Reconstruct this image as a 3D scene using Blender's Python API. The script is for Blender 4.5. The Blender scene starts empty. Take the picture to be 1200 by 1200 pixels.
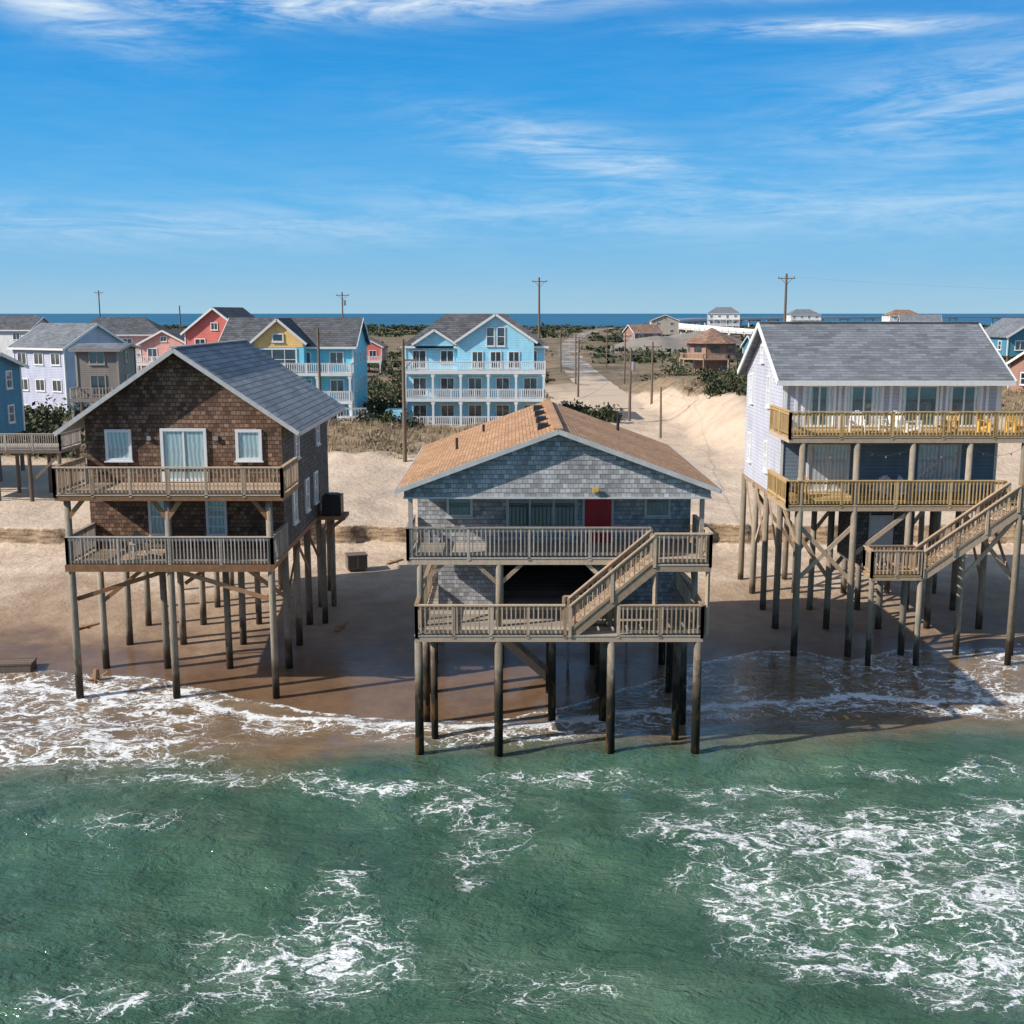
import bpy, math, random
import numpy as np
from mathutils import Vector, Matrix, noise
random.seed(7); rng=np.random.default_rng(5)
scn=bpy.context.scene
# ------------------------------------------------------------------ helpers
class MB:
    def __init__(s): s.v=[]; s.f=[]
    def add(s,vs,fs):
        o=len(s.v); s.v+= [tuple(p) for p in vs]; s.f+=[tuple(i+o for i in f) for f in fs]
    def hexa(s,p): # p: 4 bottom ccw, 4 top ccw
        s.add(p,[(3,2,1,0),(4,5,6,7),(0,1,5,4),(1,2,6,5),(2,3,7,6),(3,0,4,7)])
    def box(s,x0,y0,z0,x1,y1,z1):
        x0,x1=sorted((x0,x1)); y0,y1=sorted((y0,y1)); z0,z1=sorted((z0,z1))
        s.hexa([(x0,y0,z0),(x1,y0,z0),(x1,y1,z0),(x0,y1,z0),(x0,y0,z1),(x1,y0,z1),(x1,y1,z1),(x0,y1,z1)])
    def beam(s,p,q,w,h):
        p=Vector(p); q=Vector(q); d=(q-p)
        if d.length<1e-6: return
        d.normalize()
        up=Vector((0,0,1)) if abs(d.z)<.95 else Vector((0,1,0))
        r=d.cross(up).normalized(); u=r.cross(d).normalized()
        r=r*w/2; u=u*h/2
        s.hexa([p-r-u,p+r-u,q+r-u,q-r-u,p-r+u,p+r+u,q+r+u,q-r+u])
    def slab(s,pts,t):
        s.hexa([(x,y,z-t) for x,y,z in pts]+list(pts))
    def cyl(s,p,q,r0,r1=None,n=9):
        if r1 is None: r1=r0
        p=Vector(p); q=Vector(q); d=(q-p).normalized()
        up=Vector((0,0,1)) if abs(d.z)<.95 else Vector((0,1,0))
        r=d.cross(up).normalized(); u=r.cross(d).normalized()
        vs=[]
        for c,rr in ((p,r0),(q,r1)):
            for i in range(n):
                a=2*math.pi*i/n; vs.append(c+r*math.cos(a)*rr+u*math.sin(a)*rr)
        fs=[(i,(i+1)%n,n+(i+1)%n,n+i) for i in range(n)]
        fs+=[tuple(range(n-1,-1,-1)),tuple(range(n,2*n))]
        s.add(vs,fs)
    def poly(s,pts): s.add(pts,[tuple(range(len(pts)))])
    def make(s,name,mat,parent=None,smooth=False):
        me=bpy.data.meshes.new(name); me.from_pydata(s.v,[],s.f); me.update()
        ob=bpy.data.objects.new(name,me); scn.collection.objects.link(ob)
        me.materials.append(mat)
        if smooth:
            for p in me.polygons: p.use_smooth=len(p.vertices)<=4
        if parent is not None:
            ob.parent=parent
            if parent.get('wc'): ob.matrix_parent_inverse=Matrix.Translation(-Vector(parent.location))
        return ob
def empty(name,loc=(0,0,0),rot=0,wc=False):
    e=bpy.data.objects.new(name,None); scn.collection.objects.link(e)
    e.location=loc; e.rotation_euler=(0,0,rot); e.empty_display_size=.5
    if wc: e['wc']=1
    return e
class G:
    def __init__(s,nt): s.nt=nt
    def new(s,t,**k):
        n=s.nt.nodes.new(t)
        for a,b in k.items(): setattr(n,a,b)
        return n
    def put(s,sock,v):
        if v is None: return
        if isinstance(v,bpy.types.NodeSocket): s.nt.links.new(v,sock)
        else:
            if hasattr(sock,'type') and sock.type=='RGBA' and len(v)==3: v=(*v,1)
            sock.default_value=v
    def m(s,op,a,b=None,c=None,clamp=False):
        n=s.new('ShaderNodeMath',operation=op,use_clamp=clamp)
        s.put(n.inputs[0],a); s.put(n.inputs[1],b); s.put(n.inputs[2],c); return n.outputs[0]
    def mix(s,f,a,b,mode='MIX'):
        n=s.new('ShaderNodeMixRGB',blend_type=mode)
        s.put(n.inputs[0],f); s.put(n.inputs[1],a); s.put(n.inputs[2],b); return n.outputs[0]
    def ramp(s,f,stops,interp='LINEAR'):
        n=s.new('ShaderNodeValToRGB'); cr=n.color_ramp; cr.interpolation=interp
        while len(cr.elements)<len(stops): cr.elements.new(.5)
        for e,(p,c) in zip(cr.elements,stops):
            e.position=p; e.color=(*c,1) if len(c)==3 else c
        s.put(n.inputs[0],f); return n.outputs[0]
    def smooth(s,v,lo,hi):
        inv=lo>hi
        if inv: lo,hi=hi,lo
        n=s.new('ShaderNodeMapRange',interpolation_type='SMOOTHSTEP')
        s.put(n.inputs[0],v); n.inputs[1].default_value=lo; n.inputs[2].default_value=hi
        n.inputs[3].default_value=1 if inv else 0; n.inputs[4].default_value=0 if inv else 1; return n.outputs[0]
    def noise(s,vec,scale,detail=3,rough=.55,dist=0):
        n=s.new('ShaderNodeTexNoise'); s.put(n.inputs['Vector'],vec)
        n.inputs['Scale'].default_value=scale; n.inputs['Detail'].default_value=detail
        n.inputs['Roughness'].default_value=rough; n.inputs['Distortion'].default_value=dist
        return n.outputs[0]
    def scale(s,vec,sc,loc=(0,0,0)):
        n=s.new('ShaderNodeMapping'); s.put(n.inputs[0],vec)
        n.inputs['Scale'].default_value=sc; n.inputs['Location'].default_value=loc; return n.outputs[0]
    def bump(s,h,strength,dist,normal=None):
        n=s.new('ShaderNodeBump'); n.inputs['Strength'].default_value=strength
        n.inputs['Distance'].default_value=dist; s.put(n.inputs['Height'],h)
        if normal: s.put(n.inputs['Normal'],normal)
        return n.outputs[0]
    def obj(s): return s.new('ShaderNodeTexCoord').outputs['Object']
    def island(s): return s.new('ShaderNodeNewGeometry').outputs['Random Per Island']
def newmat(name):
    m=bpy.data.materials.new(name); m.use_nodes=True
    return m,G(m.node_tree),m.node_tree.nodes['Principled BSDF']
def paint(name,c,rough=.6,var=.12,scale=3,bumpv=0.0):
    m,g,b=newmat(name); o=g.obj()
    n=g.noise(o,scale,3,.6); n2=g.noise(g.scale(o,(6,6,.6)),1.2,2)
    f=g.m('ADD',g.m('MULTIPLY',n,.6),g.m('MULTIPLY',n2,.4))
    lo=tuple(x*(1-var*1.6) for x in c); hi=tuple(min(1,x*(1+var)) for x in c)
    g.put(b.inputs['Base Color'],g.ramp(f,[(.3,lo),(.7,hi)])); b.inputs['Roughness'].default_value=rough
    if bumpv: g.put(b.inputs['Normal'],g.bump(n,bumpv,.02))
    return m
def wood(name,c1,c2,c3,wet=None,rough=.8):
    m,g,b=newmat(name); o=g.obj()
    f=g.m('ADD',g.m('MULTIPLY',g.island(),.6),g.m('MULTIPLY',g.noise(o,5,3,.65),.45))
    col=g.ramp(f,[(.12,c1),(.5,c2),(.92,c3)])
    fine=g.noise(g.scale(o,(1,1,.12)),28,2,.7)
    col=g.mix(.5,col,g.ramp(fine,[(.3,(.45,.45,.45)),(.7,(1,1,1))]),'MULTIPLY')
    if wet:
        z=g.new('ShaderNodeSeparateXYZ'); g.put(z.inputs[0],o)
        nn=g.noise(g.scale(o,(1.5,1.5,.8)),1.7,3)
        zz=g.m('ADD',z.outputs[2],g.m('MULTIPLY',g.m('SUBTRACT',nn,.5),2.4))
        stain=g.noise(g.scale(o,(3,3,.5)),2.2,3,.6)
        col=g.mix(g.m('MULTIPLY',g.smooth(stain,.48,.62),.55),col,(.15,.18,.15))
        col=g.mix(g.m('MULTIPLY',g.smooth(zz,wet+.4,wet-.5),.85),col,(.045,.028,.016))
        col=g.mix(g.smooth(zz,wet-.5,wet-1.3),col,(.012,.012,.008))
        rust=g.noise(g.scale(o,(2,2,.8)),1.5,3,.6)
        col=g.mix(g.m('MULTIPLY',g.smooth(rust,.50,.62),g.m('MULTIPLY',g.smooth(zz,wet-.8,wet-1.6),.7)),col,(.15,.07,.022))
    g.put(b.inputs['Base Color'],col); b.inputs['Roughness'].default_value=rough
    b.inputs['Specular IOR Level'].default_value=.25
    return m
def uv_nodes(g):
    tc=g.new('ShaderNodeTexCoord'); sx=g.new('ShaderNodeSeparateXYZ'); sn=g.new('ShaderNodeSeparateXYZ')
    g.put(sx.inputs[0],tc.outputs['Object']); g.put(sn.inputs[0],tc.outputs['Normal'])
    t=g.m('GREATER_THAN',g.m('ABSOLUTE',sn.outputs[0]),.2)
    u=g.m('ADD',g.m('MULTIPLY',sx.outputs[1],t),g.m('MULTIPLY',sx.outputs[0],g.m('SUBTRACT',1,t)))
    return tc.outputs['Object'],u,sx.outputs[2]
def shingle(name,cols,bw,bh,mortar=.012,rough=.85,mort=.35,bumpd=.03,blot_scale=.7,big=(.7,1.15)):
    m,g,b=newmat(name); o,u,v=uv_nodes(g)
    wob=g.m('MULTIPLY',g.m('SUBTRACT',g.noise(o,3,1),.5),bh*.25)
    c=g.new('ShaderNodeCombineXYZ'); g.put(c.inputs[0],u); g.put(c.inputs[1],g.m('ADD',v,wob))
    br=g.new('ShaderNodeTexBrick'); br.offset=.5; br.offset_frequency=2
    g.put(br.inputs['Vector'],c.outputs[0])
    br.inputs['Color1'].default_value=(0,0,0,1); br.inputs['Color2'].default_value=(1,1,1,1); br.inputs['Mortar'].default_value=(.2,.2,.2,1)
    br.inputs['Scale'].default_value=1; br.inputs['Mortar Size'].default_value=mortar; br.inputs['Mortar Smooth'].default_value=.2
    br.inputs['Brick Width'].default_value=bw; br.inputs['Row Height'].default_value=bh
    f=g.m('ADD',g.m('MULTIPLY',br.outputs[0],.6),g.m('MULTIPLY',g.noise(o,9,2,.7),.4))
    n=len(cols); col=g.ramp(f,[(.1+.8*i/(n-1),cc) for i,cc in enumerate(cols)])
    bl=g.noise(g.scale(o,(1,1,.55)),blot_scale,4,.65)
    col=g.mix(1,col,g.ramp(bl,[(.32,(big[0],)*3),(.68,(big[1],)*3)]),'MULTIPLY')
    col=g.mix(g.m('MULTIPLY',br.outputs[1],1-mort),col,(.01,.01,.01))
    saw=g.m('FRACT',g.m('DIVIDE',g.m('ADD',v,wob),bh))
    col=g.mix(g.smooth(saw,.8,1.0),col,g.mix(1,col,(.6,.6,.6),'MULTIPLY'))  # shadow line under each course overlap, painted into the colour
    h=g.m('ADD',g.m('SUBTRACT',1,saw),g.m('MULTIPLY',br.outputs[0],.5))
    g.put(b.inputs['Base Color'],col); b.inputs['Roughness'].default_value=rough
    g.put(b.inputs['Normal'],g.bump(h,.8,bumpd)); return m
def siding(name,c,bh=.16,rough=.6):
    m,g,b=newmat(name); o,u,v=uv_nodes(g)
    saw=g.m('FRACT',g.m('DIVIDE',v,bh))
    n=g.noise(g.scale(o,(1,1,.4)),1.3,3,.6)
    col=g.ramp(n,[(.3,tuple(x*.85 for x in c)),(.7,tuple(min(1,x*1.1) for x in c))])
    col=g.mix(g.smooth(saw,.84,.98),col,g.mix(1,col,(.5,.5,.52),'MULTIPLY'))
    g.put(b.inputs['Base Color'],col); b.inputs['Roughness'].default_value=rough
    g.put(b.inputs['Normal'],g.bump(g.m('SUBTRACT',1,saw),.7,.03)); return m
def glassmat(name,c,folds=0,spec=.9):
    m,g,b=newmat(name); o,u,v=uv_nodes(g)
    if folds:
        w=g.m('SINE',g.m('ADD',g.m('MULTIPLY',u,38),g.m('MULTIPLY',g.noise(o,1.5,2),8)))
        col=g.ramp(g.m('MULTIPLY_ADD',w,.5,.5),[(0,tuple(x*.6 for x in c)),(1,c)])
    else:
        col=g.ramp(g.noise(o,1.3,3),[(.35,tuple(x*.4 for x in c)),(.65,c)])
    g.put(b.inputs['Base Color'],col); b.inputs['Roughness'].default_value=.25
    b.inputs['Coat Weight'].default_value=1; b.inputs['Coat Roughness'].default_value=.02; b.inputs['Coat IOR'].default_value=2.0
    b.inputs['Specular IOR Level'].default_value=spec; return m
# ------------------------------------------------------------------ materials
M={}
M['tan']=wood('weathered_tan_wood',(.28,.19,.12),(.52,.38,.26),(.70,.55,.40))
M['gold']=wood('golden_wood',(.32,.20,.08),(.58,.39,.17),(.74,.54,.28))
M['grey']=wood('weathered_grey_wood',(.26,.22,.18),(.46,.40,.34),(.64,.57,.50))
M['brown']=wood('brown_wood',(.17,.08,.035),(.36,.19,.095),(.50,.29,.16))
M['pile']=wood('piling_wood',(.17,.13,.09),(.33,.26,.19),(.46,.38,.29),wet=1.5)
M['pilesea']=wood('surf_piling_wood',(.15,.115,.08),(.28,.22,.16),(.40,.33,.25),wet=2.9)
M['pole']=wood('pole_wood',(.12,.09,.07),(.2,.15,.11),(.26,.2,.15))
M['white']=paint('white_trim',(.80,.80,.78),.5,.05)
M['greytrim']=paint('grey_trim',(.55,.54,.52),.6,.12)
M['brshingle']=shingle('brown_cedar_shingles',[(.055,.028,.018),(.14,.072,.042),(.22,.12,.072),(.34,.225,.155)],.19,.16)
M['dkshingle']=shingle('shade_side_grey_shingles',[(.07,.062,.055),(.13,.115,.10),(.20,.18,.155)],.2,.17)  # left house side wall's shade put into this grey; storage room shares it
M['gyshingle']=shingle('grey_cedar_shingles',[(.22,.215,.215),(.34,.335,.335),(.45,.445,.445),(.60,.595,.59)],.17,.15,mortar=.007,mort=.5)
M['gyroof']=shingle('grey_roof_shingles',[(.13,.14,.155),(.20,.215,.235),(.27,.29,.32)],.5,.1,mortar=.006,mort=.7,bumpd=.02,big=(.8,1.12))
M['blroof']=shingle('slate_roof_shingles',[(.22,.235,.245),(.31,.335,.35),(.38,.41,.43)],.9,.155,mortar=.010,mort=.5,bumpd=.03,big=(.85,1.1))
M['tanroof']=shingle('tan_roof_shingles',[(.38,.20,.09),(.50,.28,.145),(.62,.38,.215)],.24,.045,mortar=.004,mort=.7,bumpd=.012,big=(.78,1.12),blot_scale=.5)
M['lilac']=siding('lilac_grey_siding',(.54,.545,.61))
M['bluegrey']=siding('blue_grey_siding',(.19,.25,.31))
M['glass']=glassmat('window_glass',(.035,.05,.055))
M['glassteal']=glassmat('window_glass_teal',(.07,.16,.17))
M['curtain']=glassmat('sky_tinted_curtain_glass',(.46,.64,.66),1)  # bright sky reflection painted as pale cyan into the curtain colour
M['wcurtain']=glassmat('white_curtained_glass',(.70,.75,.78),1)
M['red']=paint('red_door_paint',(.50,.012,.02),.45,.1)
M['metal']=paint('grey_metal',(.3,.31,.32),.4,.15)
M['black']=paint('black_vent',(.02,.02,.02),.5,.2)
M['yellow']=paint('yellow_paint',(.72,.42,.08),.5,.1)
# ------------------------------------------------------------------ part builders
def face(kind,c):
    if kind=='-y': return lambda u,z,o:(u,c-o,z)
    if kind=='+y': return lambda u,z,o:(u,c+o,z)
    if kind=='-x': return lambda u,z,o:(c-o,u,z)
    return lambda u,z,o:(c+o,u,z)
def fbox(mb,P,u0,u1,z0,z1,o0,o1):
    a=P(u0,z0,o0); b=P(u1,z1,o1); mb.box(*a,*b)
def window(fr,gl,P,u0,u1,z0,z1,fw=.09,mull=0,hbar=0,sill=True):
    fbox(gl,P,u0+fw*.6,u1-fw*.6,z0+fw*.6,z1-fw*.6,.004,.022)
    fbox(fr,P,u0,u1,z1-fw,z1,.002,.08); fbox(fr,P,u0,u1,z0,z0+fw,.002,.08)
    fbox(fr,P,u0,u0+fw,z0+fw,z1-fw,.002,.078); fbox(fr,P,u1-fw,u1,z0+fw,z1-fw,.002,.078)
    for i in range(mull):
        c=u0+(u1-u0)*(i+1)/(mull+1); fbox(fr,P,c-.035,c+.035,z0+fw,z1-fw,.002,.06)
    for i in range(hbar):
        c=z0+(z1-z0)*(i+1)/(hbar+1); fbox(fr,P,u0+fw,u1-fw,c-.03,c+.03,.002,.055)
    if sill: fbox(fr,P,u0-.05,u1+.05,z0-.05,z0-.002,.002,.12)
def railing(mb,p,q,za,zb=None,h=1.0,sp=1.8,bal=.14,bw=.04,top=.14,pw=.1,ends=True):
    if zb is None: zb=za
    p=Vector((p[0],p[1],za)); q=Vector((q[0],q[1],zb)); L=Vector((q-p).to_2d()).length
    n=max(1,round(L/sp))
    for i in range(n+1):
        if not ends and i in (0,n): continue
        c=p.lerp(q,i/n); mb.box(c.x-pw/2,c.y-pw/2,c.z-.1,c.x+pw/2,c.y+pw/2,c.z+h-.04+random.uniform(0,.012))
    up=Vector((0,0,1))
    mb.beam(p+up*(h-.02),q+up*(h-.02),top,.04)
    mb.beam(p+up*(h-.12),q+up*(h-.12),.045,.09)
    mb.beam(p+up*.12,q+up*.12,.045,.09)
    k=max(2,int(L/bal))
    d=(q-p).normalized(); off=Vector((d.y,-d.x,0))*.036
    for i in range(1,k):
        c=p.lerp(q,i/k)+off; j=random.uniform(-.006,.006)
        mb.box(c.x-bw/2+j,c.y-bw/2,c.z+.06,c.x+bw/2+j,c.y+bw/2,c.z+h-.06)
def deck(boards,frame,x0,y0,x1,y1,z0,z1):
    t=.04; y=y0
    while y<y1-.02:
        e=min(y+.14,y1); boards.box(x0,y,z1-t+random.uniform(-.003,.003),x1,e-.008,z1+random.uniform(-.003,.003)); y+=.14
    zb=z0; zt=z1-t-.004
    frame.box(x0+.02,y0+.02,zb,x1-.02,y0+.07,zt); frame.box(x0+.02,y1-.07,zb,x1-.02,y1-.02,zt)
    frame.box(x0+.02,y0+.072,zb,x0+.07,y1-.072,zt); frame.box(x1-.07,y0+.072,zb,x1-.02,y1-.072,zt)
    x=x0+.5
    while x<x1-.3:
        frame.box(x,y0+.072,zb+.02,x+.045,y1-.072,zt); x+=.5
def pile(mb,x,y,z0,z1,r=.14,n=10,tilt=.006):
    a=random.uniform(-tilt,tilt)*(z1-z0); b=random.uniform(-tilt,tilt)*(z1-z0)
    mb.cyl((x+a,y+b,z0),(x,y,z1),r*random.uniform(1,1.12),r*random.uniform(.9,1),n)
def stair(mb,xt,zt,xb,zb,y0,y1,rail=True,h=.95):
    n=max(3,round(abs(zt-zb)/.19))
    mb.beam((xt,y0+.03,zt-.15),(xb,y0+.03,zb-.15+.05),.05,.28); mb.beam((xt,y1-.03,zt-.15),(xb,y1-.03,zb-.15+.05),.05,.28)
    for i in range(n):
        t=(i+.5)/n; x=xt+(xb-xt)*t; z=zt+(zb-zt)*t
        mb.box(x-.14,y0+.06,z-.02,x+.14,y1-.06,z+.02)
        if rail: mb.box(x-.012,y0+.062,z-.17,x+.012,y1-.062,z-.022)
    if rail:
        for y in (y0,y1): railing(mb,(xt,y),(xb,y),zt,zb,h=h,sp=1.3,bal=.15)
# ------------------------------------------------------------------ terrain
def interp(x,xs,ys): return float(np.interp(x,xs,ys))
PY=[-400,-60,-15,-5,0,3,6,10,20,26.8]; PZ=[-12,-6,-2.2,-1.0,-.35,0,.22,.55,1.1,1.3]
def nz(x,y,s,o=0): return noise.noise(Vector((x*s+o,y*s-o,o*.37)))
def sst(a,b,x):
    t=min(1,max(0,(x-a)/(b-a))); return t*t*(3-2*t)
def scarpY(x): return 27.6+1.5*nz(x,0,.13,4)+.7*nz(x,0,.6,9)+.25*nz(x,0,2.2,12)
def roadx(y): return 13+.004*(y-95)+(0 if y<150 else .00012*(y-150)**2)
def ground(x,y):
    ys=scarpY(x)
    if y<ys:
        z=interp(min(y,26.8),PY,PZ)
        if y>4: z+=.05*nz(x,y,.5,2)*sst(4,10,y)
        if y>ys-1.6: z+=.22*sst(ys-1.6,ys,y)*(.5+1.2*abs(nz(x,y,1.3,14)))
        return z
    t=sst(ys,ys+.45,y); z=1.5+t*(1.0+.3*nz(x,0,.15,1))
    z+=.35*sst(ys,60,y)
    z+=.24*nz(x,y,.35,3)*sst(ys+1,ys+5,y)+.08*nz(x,y,1.1,13)*sst(ys+1,ys+4,y)
    corr=math.exp(-((x-13-.08*(85-y))/6)**2)
    dm=sst(42,56,y)*(1-sst(88,108,y))
    z+=dm*(1-corr)*(.9*max(0,nz(x,y,.09,6)+.25)+.35*nz(x,y,.35,8))
    if x>15.5:
        e=x-(19+2*nz(y,0,.08,15)); z+=sst(-2.5,3.0,e)*sst(44,70,y)*(1-sst(120,160,y))*3.0
    far=sst(100,130,y)*sst(18,40,abs(x-14))
    z+=far*.5*nz(x,y,.02,5)
    if y>930: z-=sst(930,1040,y)*5.5
    return z
def vegmask(x,y):
    if y<40: return 0
    n=nz(x,y,.07,11)
    edge=50+6*n
    if 2<x: edge=58+8*n
    v=sst(edge,edge+7,y)
    if y<150:
        c=12+.10*(85-y); w=8+max(0,(85-y))*.12
        v*=sst(w*.95,w*1.35,abs(x-c))
    v*=.62+.45*n
    if y>95: v=max(v,.0)+ (.25 if abs(x-13)>8 else 0)
    return max(0,min(1,v))
def axis(segs):
    o=[]
    for a,b,s in segs:
        n=max(1,int(round((b-a)/s))); o+= [a+(b-a)*i/n for i in range(n)]
    o.append(segs[-1][1]); return o
def geo(a,b,n): return [a*(b/a)**(i/n) for i in range(n+1)]
pos=geo(32,9000,34)
gx=[-p for p in reversed(pos)]+axis([(-31.5,31.5,.35)])+pos
gy=[-400,-200,-100,-60,-40,-25]+axis([(-18,-2,1.0),(-2,24,.5),(24,31,.14),(31,60,.8),(60,110,1.2)])+geo(112,1200,60)+[3000,9000,30000]
def grid(name,gx,gy,zf,mat,attrs):
    nx,ny=len(gx),len(gy)
    vs=[(x,y,zf(x,y)) for y in gy for x in gx]
    fs=[(j*nx+i,j*nx+i+1,(j+1)*nx+i+1,(j+1)*nx+i) for j in range(ny-1) for i in range(nx-1)]
    me=bpy.data.meshes.new(name); me.from_pydata(vs,[],fs); me.update()
    for an,af in attrs.items():
        a=me.attributes.new(an,'FLOAT','POINT'); a.data.foreach_set('value',np.array([af(x,y) for y in gy for x in gx],dtype=np.float32))
    me.polygons.foreach_set('use_smooth',[True]*len(fs))
    ob=bpy.data.objects.new(name,me); scn.collection.objects.link(ob); me.materials.append(mat); return ob
m,g,b=newmat('beach_and_land')
o=g.obj(); s=g.new('ShaderNodeSeparateXYZ'); g.put(s.inputs[0],o); z=s.outputs[2]; yy=s.outputs[1]
va=g.new('ShaderNodeAttribute',attribute_name='veg').outputs['Fac']
nA=g.noise(o,.35,4,.6); nB=g.noise(o,6,2,.7); nC=g.noise(o,.9,4,.7)
sand=g.ramp(g.m('ADD',g.m('MULTIPLY',nA,.6),g.m('MULTIPLY',nB,.4)),[(.3,(.45,.335,.235)),(.5,(.60,.465,.34)),(.72,(.70,.57,.44))])
wetn=g.m('ADD',z,g.m('MULTIPLY',g.m('SUBTRACT',nA,.5),.8))
damp=g.ramp(nC,[(.3,(.31,.21,.135)),(.7,(.43,.31,.205))])
sand=g.mix(g.smooth(wetn,1.35,.9),sand,damp)
sand=g.mix(g.smooth(wetn,.85,.45),sand,g.ramp(nC,[(.3,(.15,.088,.05)),(.7,(.23,.145,.087))]))
nrm=g.new('ShaderNodeSeparateXYZ'); g.put(nrm.inputs[0],g.new('ShaderNodeNewGeometry').outputs['Normal'])
steep=g.m('MULTIPLY',g.smooth(nrm.outputs[2],.93,.7),g.m('LESS_THAN',yy,32))
sand=g.mix(steep,sand,g.ramp(g.noise(g.scale(o,(1,1,6)),1.2,3),[(.35,(.16,.10,.06)),(.65,(.40,.29,.18))]))
scr=g.ramp(g.noise(o,.06,5,.7),[(.3,(.025,.038,.015)),(.43,(.13,.10,.055)),(.58,(.28,.20,.12)),(.70,(.055,.055,.024))])
scrn=g.ramp(nC,[(.3,(.13,.09,.05)),(.55,(.30,.215,.13)),(.75,(.42,.32,.21))])
scr=g.mix(g.smooth(yy,90,200),scrn,scr)
vf=g.smooth(g.m('ADD',va,g.m('MULTIPLY',g.m('SUBTRACT',nC,.5),.9)),.25,.5)
far=g.m('MULTIPLY',g.smooth(yy,110,190),g.smooth(g.noise(o,.025,4,.6),.66,.55))
col=g.mix(g.m('MAXIMUM',vf,far),sand,scr)
g.put(b.inputs['Base Color'],col)
g.put(b.inputs['Roughness'],g.m('ADD',.16,g.m('MULTIPLY',g.smooth(wetn,.25,.95),.78)))
hb=g.m('ADD',g.noise(o,1.6,3,.65),g.m('MULTIPLY',g.noise(o,9,1),.12))
hb=g.m('MULTIPLY',hb,g.m('ADD',.12,g.smooth(wetn,.4,1.2)))
g.put(b.inputs['Normal'],g.bump(hb,.6,.22))
terrain=grid('sandy_ground',gx,gy,ground,m,{'veg':vegmask})
# ------------------------------------------------------------------ ocean
SX=[-30,-18,-13,-10,-6,-3,0,3,5,7,10,12,13.5,16,20,24,40]; SY=[8.2,8,6.9,5.2,3.7,3.0,3.3,5.2,6.5,8.5,10.1,9.8,8.9,10.0,10.4,10.6,9]
LX=[-30,-18,-12.7,-8,-3.5,0,4.9,7.8,12.7,19,40]; LY=[6.5,6.4,5.2,3.6,2.3,2.3,3.9,4.5,5.3,5.3,5]
def swash(x): return interp(x,SX,SY)+.35*nz(x,0,.5,21)+.12*nz(x,0,1.8,22)
def bore(x): return interp(x,LX,LY)+.5*nz(x,3,.4,31)+.15*nz(x,3,1.3,32)
def sea_z(x,y):
    w=0
    if y<12:
        dm=1-sst(-2,5,y)
        w=.15*nz(x*.55,y,.32,41)+.10*nz(x,y,.8,42)+.04*nz(x,y,2.0,43)
        w+=.11*math.sin(y*.75+1.2*nz(x,y,.12,44)*3+.10*x)
        w*=.15+.85*dm
        bd=y-bore(x)
        w+=.18*math.exp(-(bd/.35)**2 if bd>0 else -(bd/1.0)**2)*(.6+.8*nz(x,0,.7,45))
    gz=ground(x,y) if y<30 else 2
    sw=swash(x)
    if y<sw: return max(w,gz+.014)
    return gz+.014-(y-sw)*.35
BL=[ # foam patches x,y,rx,ry,strength
 (10.0,-5.9,3.0,1.1,.64),(8.9,-8.3,1.2,1.9,.60),(11.8,-8.6,1.6,2.6,.56),(13.5,-4.6,3.4,.9,.56),(7.6,-6.6,2.0,.5,.52),(5.4,-6.0,1.2,.7,.46),(5.6,-9.8,.7,1.9,.52),(7.6,-12.0,2.0,.7,.52),(10.5,-12.4,1.6,.9,.46),
 (-4.6,-2.3,2.6,.5,.48),(-8.5,-2.0,3.0,.4,.34),(-1.5,-4.0,1.3,.6,.46),(-.7,-5.4,.8,.9,.46),(-1.2,-7.0,.5,.9,.40),(-4.9,-12.2,2.0,1.2,.52),(-8.3,-13.4,1.8,.8,.52),(-4.0,-9.6,.8,1.7,.42),(-6.8,-11.0,1.3,.7,.38),
 (14,-1.2,3,.5,.40),(8.0,-2.6,2.6,.4,.34),(-11,-5.2,2.2,.5,.30),(.8,-12.8,1.4,.7,.30),(2.4,-1.6,2.0,.4,.34)]
def foam(x,y):
    if y>14 or y<-60: return 0
    f=0; X_=x+1.2*nz(x,y,.35,71)+.5*nz(x,y,1.0,72); Y_=y+1.0*nz(x,y,.35,73)+.4*nz(x,y,1.0,74)
    for (a,b_,rx,ry,s_) in BL:
        q=((X_-a)/rx)**2+((Y_-b_)/ry)**2
        if q<6: f=max(f,s_*math.exp(-q*.6))
    bd=y-bore(x)
    f=max(f,.95*math.exp(-(bd/.24)**2) if bd>0 else .95*math.exp(-(bd/(.6+.5*nz(x,y,.4,52)))**2))
    sd=swash(x)-y
    if sd>-.2: f=max(f,.66*math.exp(-(max(0,sd)/.25)**2))
    if sd>0 and x<-6:
        wv=1-sst(-13.5,-6.5,x)
        lo=-.9+ .6*nz(x,0,.4,53)
        f=max(f,wv*(.60+.42*nz(x,y,.45,54))*sst(lo-.6,lo+.6,y))
    if sd>0 and 5<x and y>bore(x): f=max(f,.38+.42*nz(x,y,.4,55)-.2*(1 if 7<x<12 else 0))
    if bd<0: f=max(f,(.48+.3*nz(x,y,.5,56))*math.exp(-((bd+.8)/1.0)**2))
    f+=.14*nz(x,y,.6,57)
    if y<-1: f+=.09+.18*nz(x,y,.14,58)
    return max(0,min(1,f))
def shallow(x,y):
    yb=interp(x,[-20,-10,-2,6,14],[-.6,-.5,.2,1.4,2.6])+1.6*nz(x,y,.22,61)+.6*nz(x,y,.7,62)
    return sst(yb-2.0,yb+1.6,y)
m,g,b=newmat('green_sea_water')
o=g.obj()
fa=g.new('ShaderNodeAttribute',attribute_name='foam').outputs['Fac']
sh=g.new('ShaderNodeAttribute',attribute_name='shallow').outputs['Fac']
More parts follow.
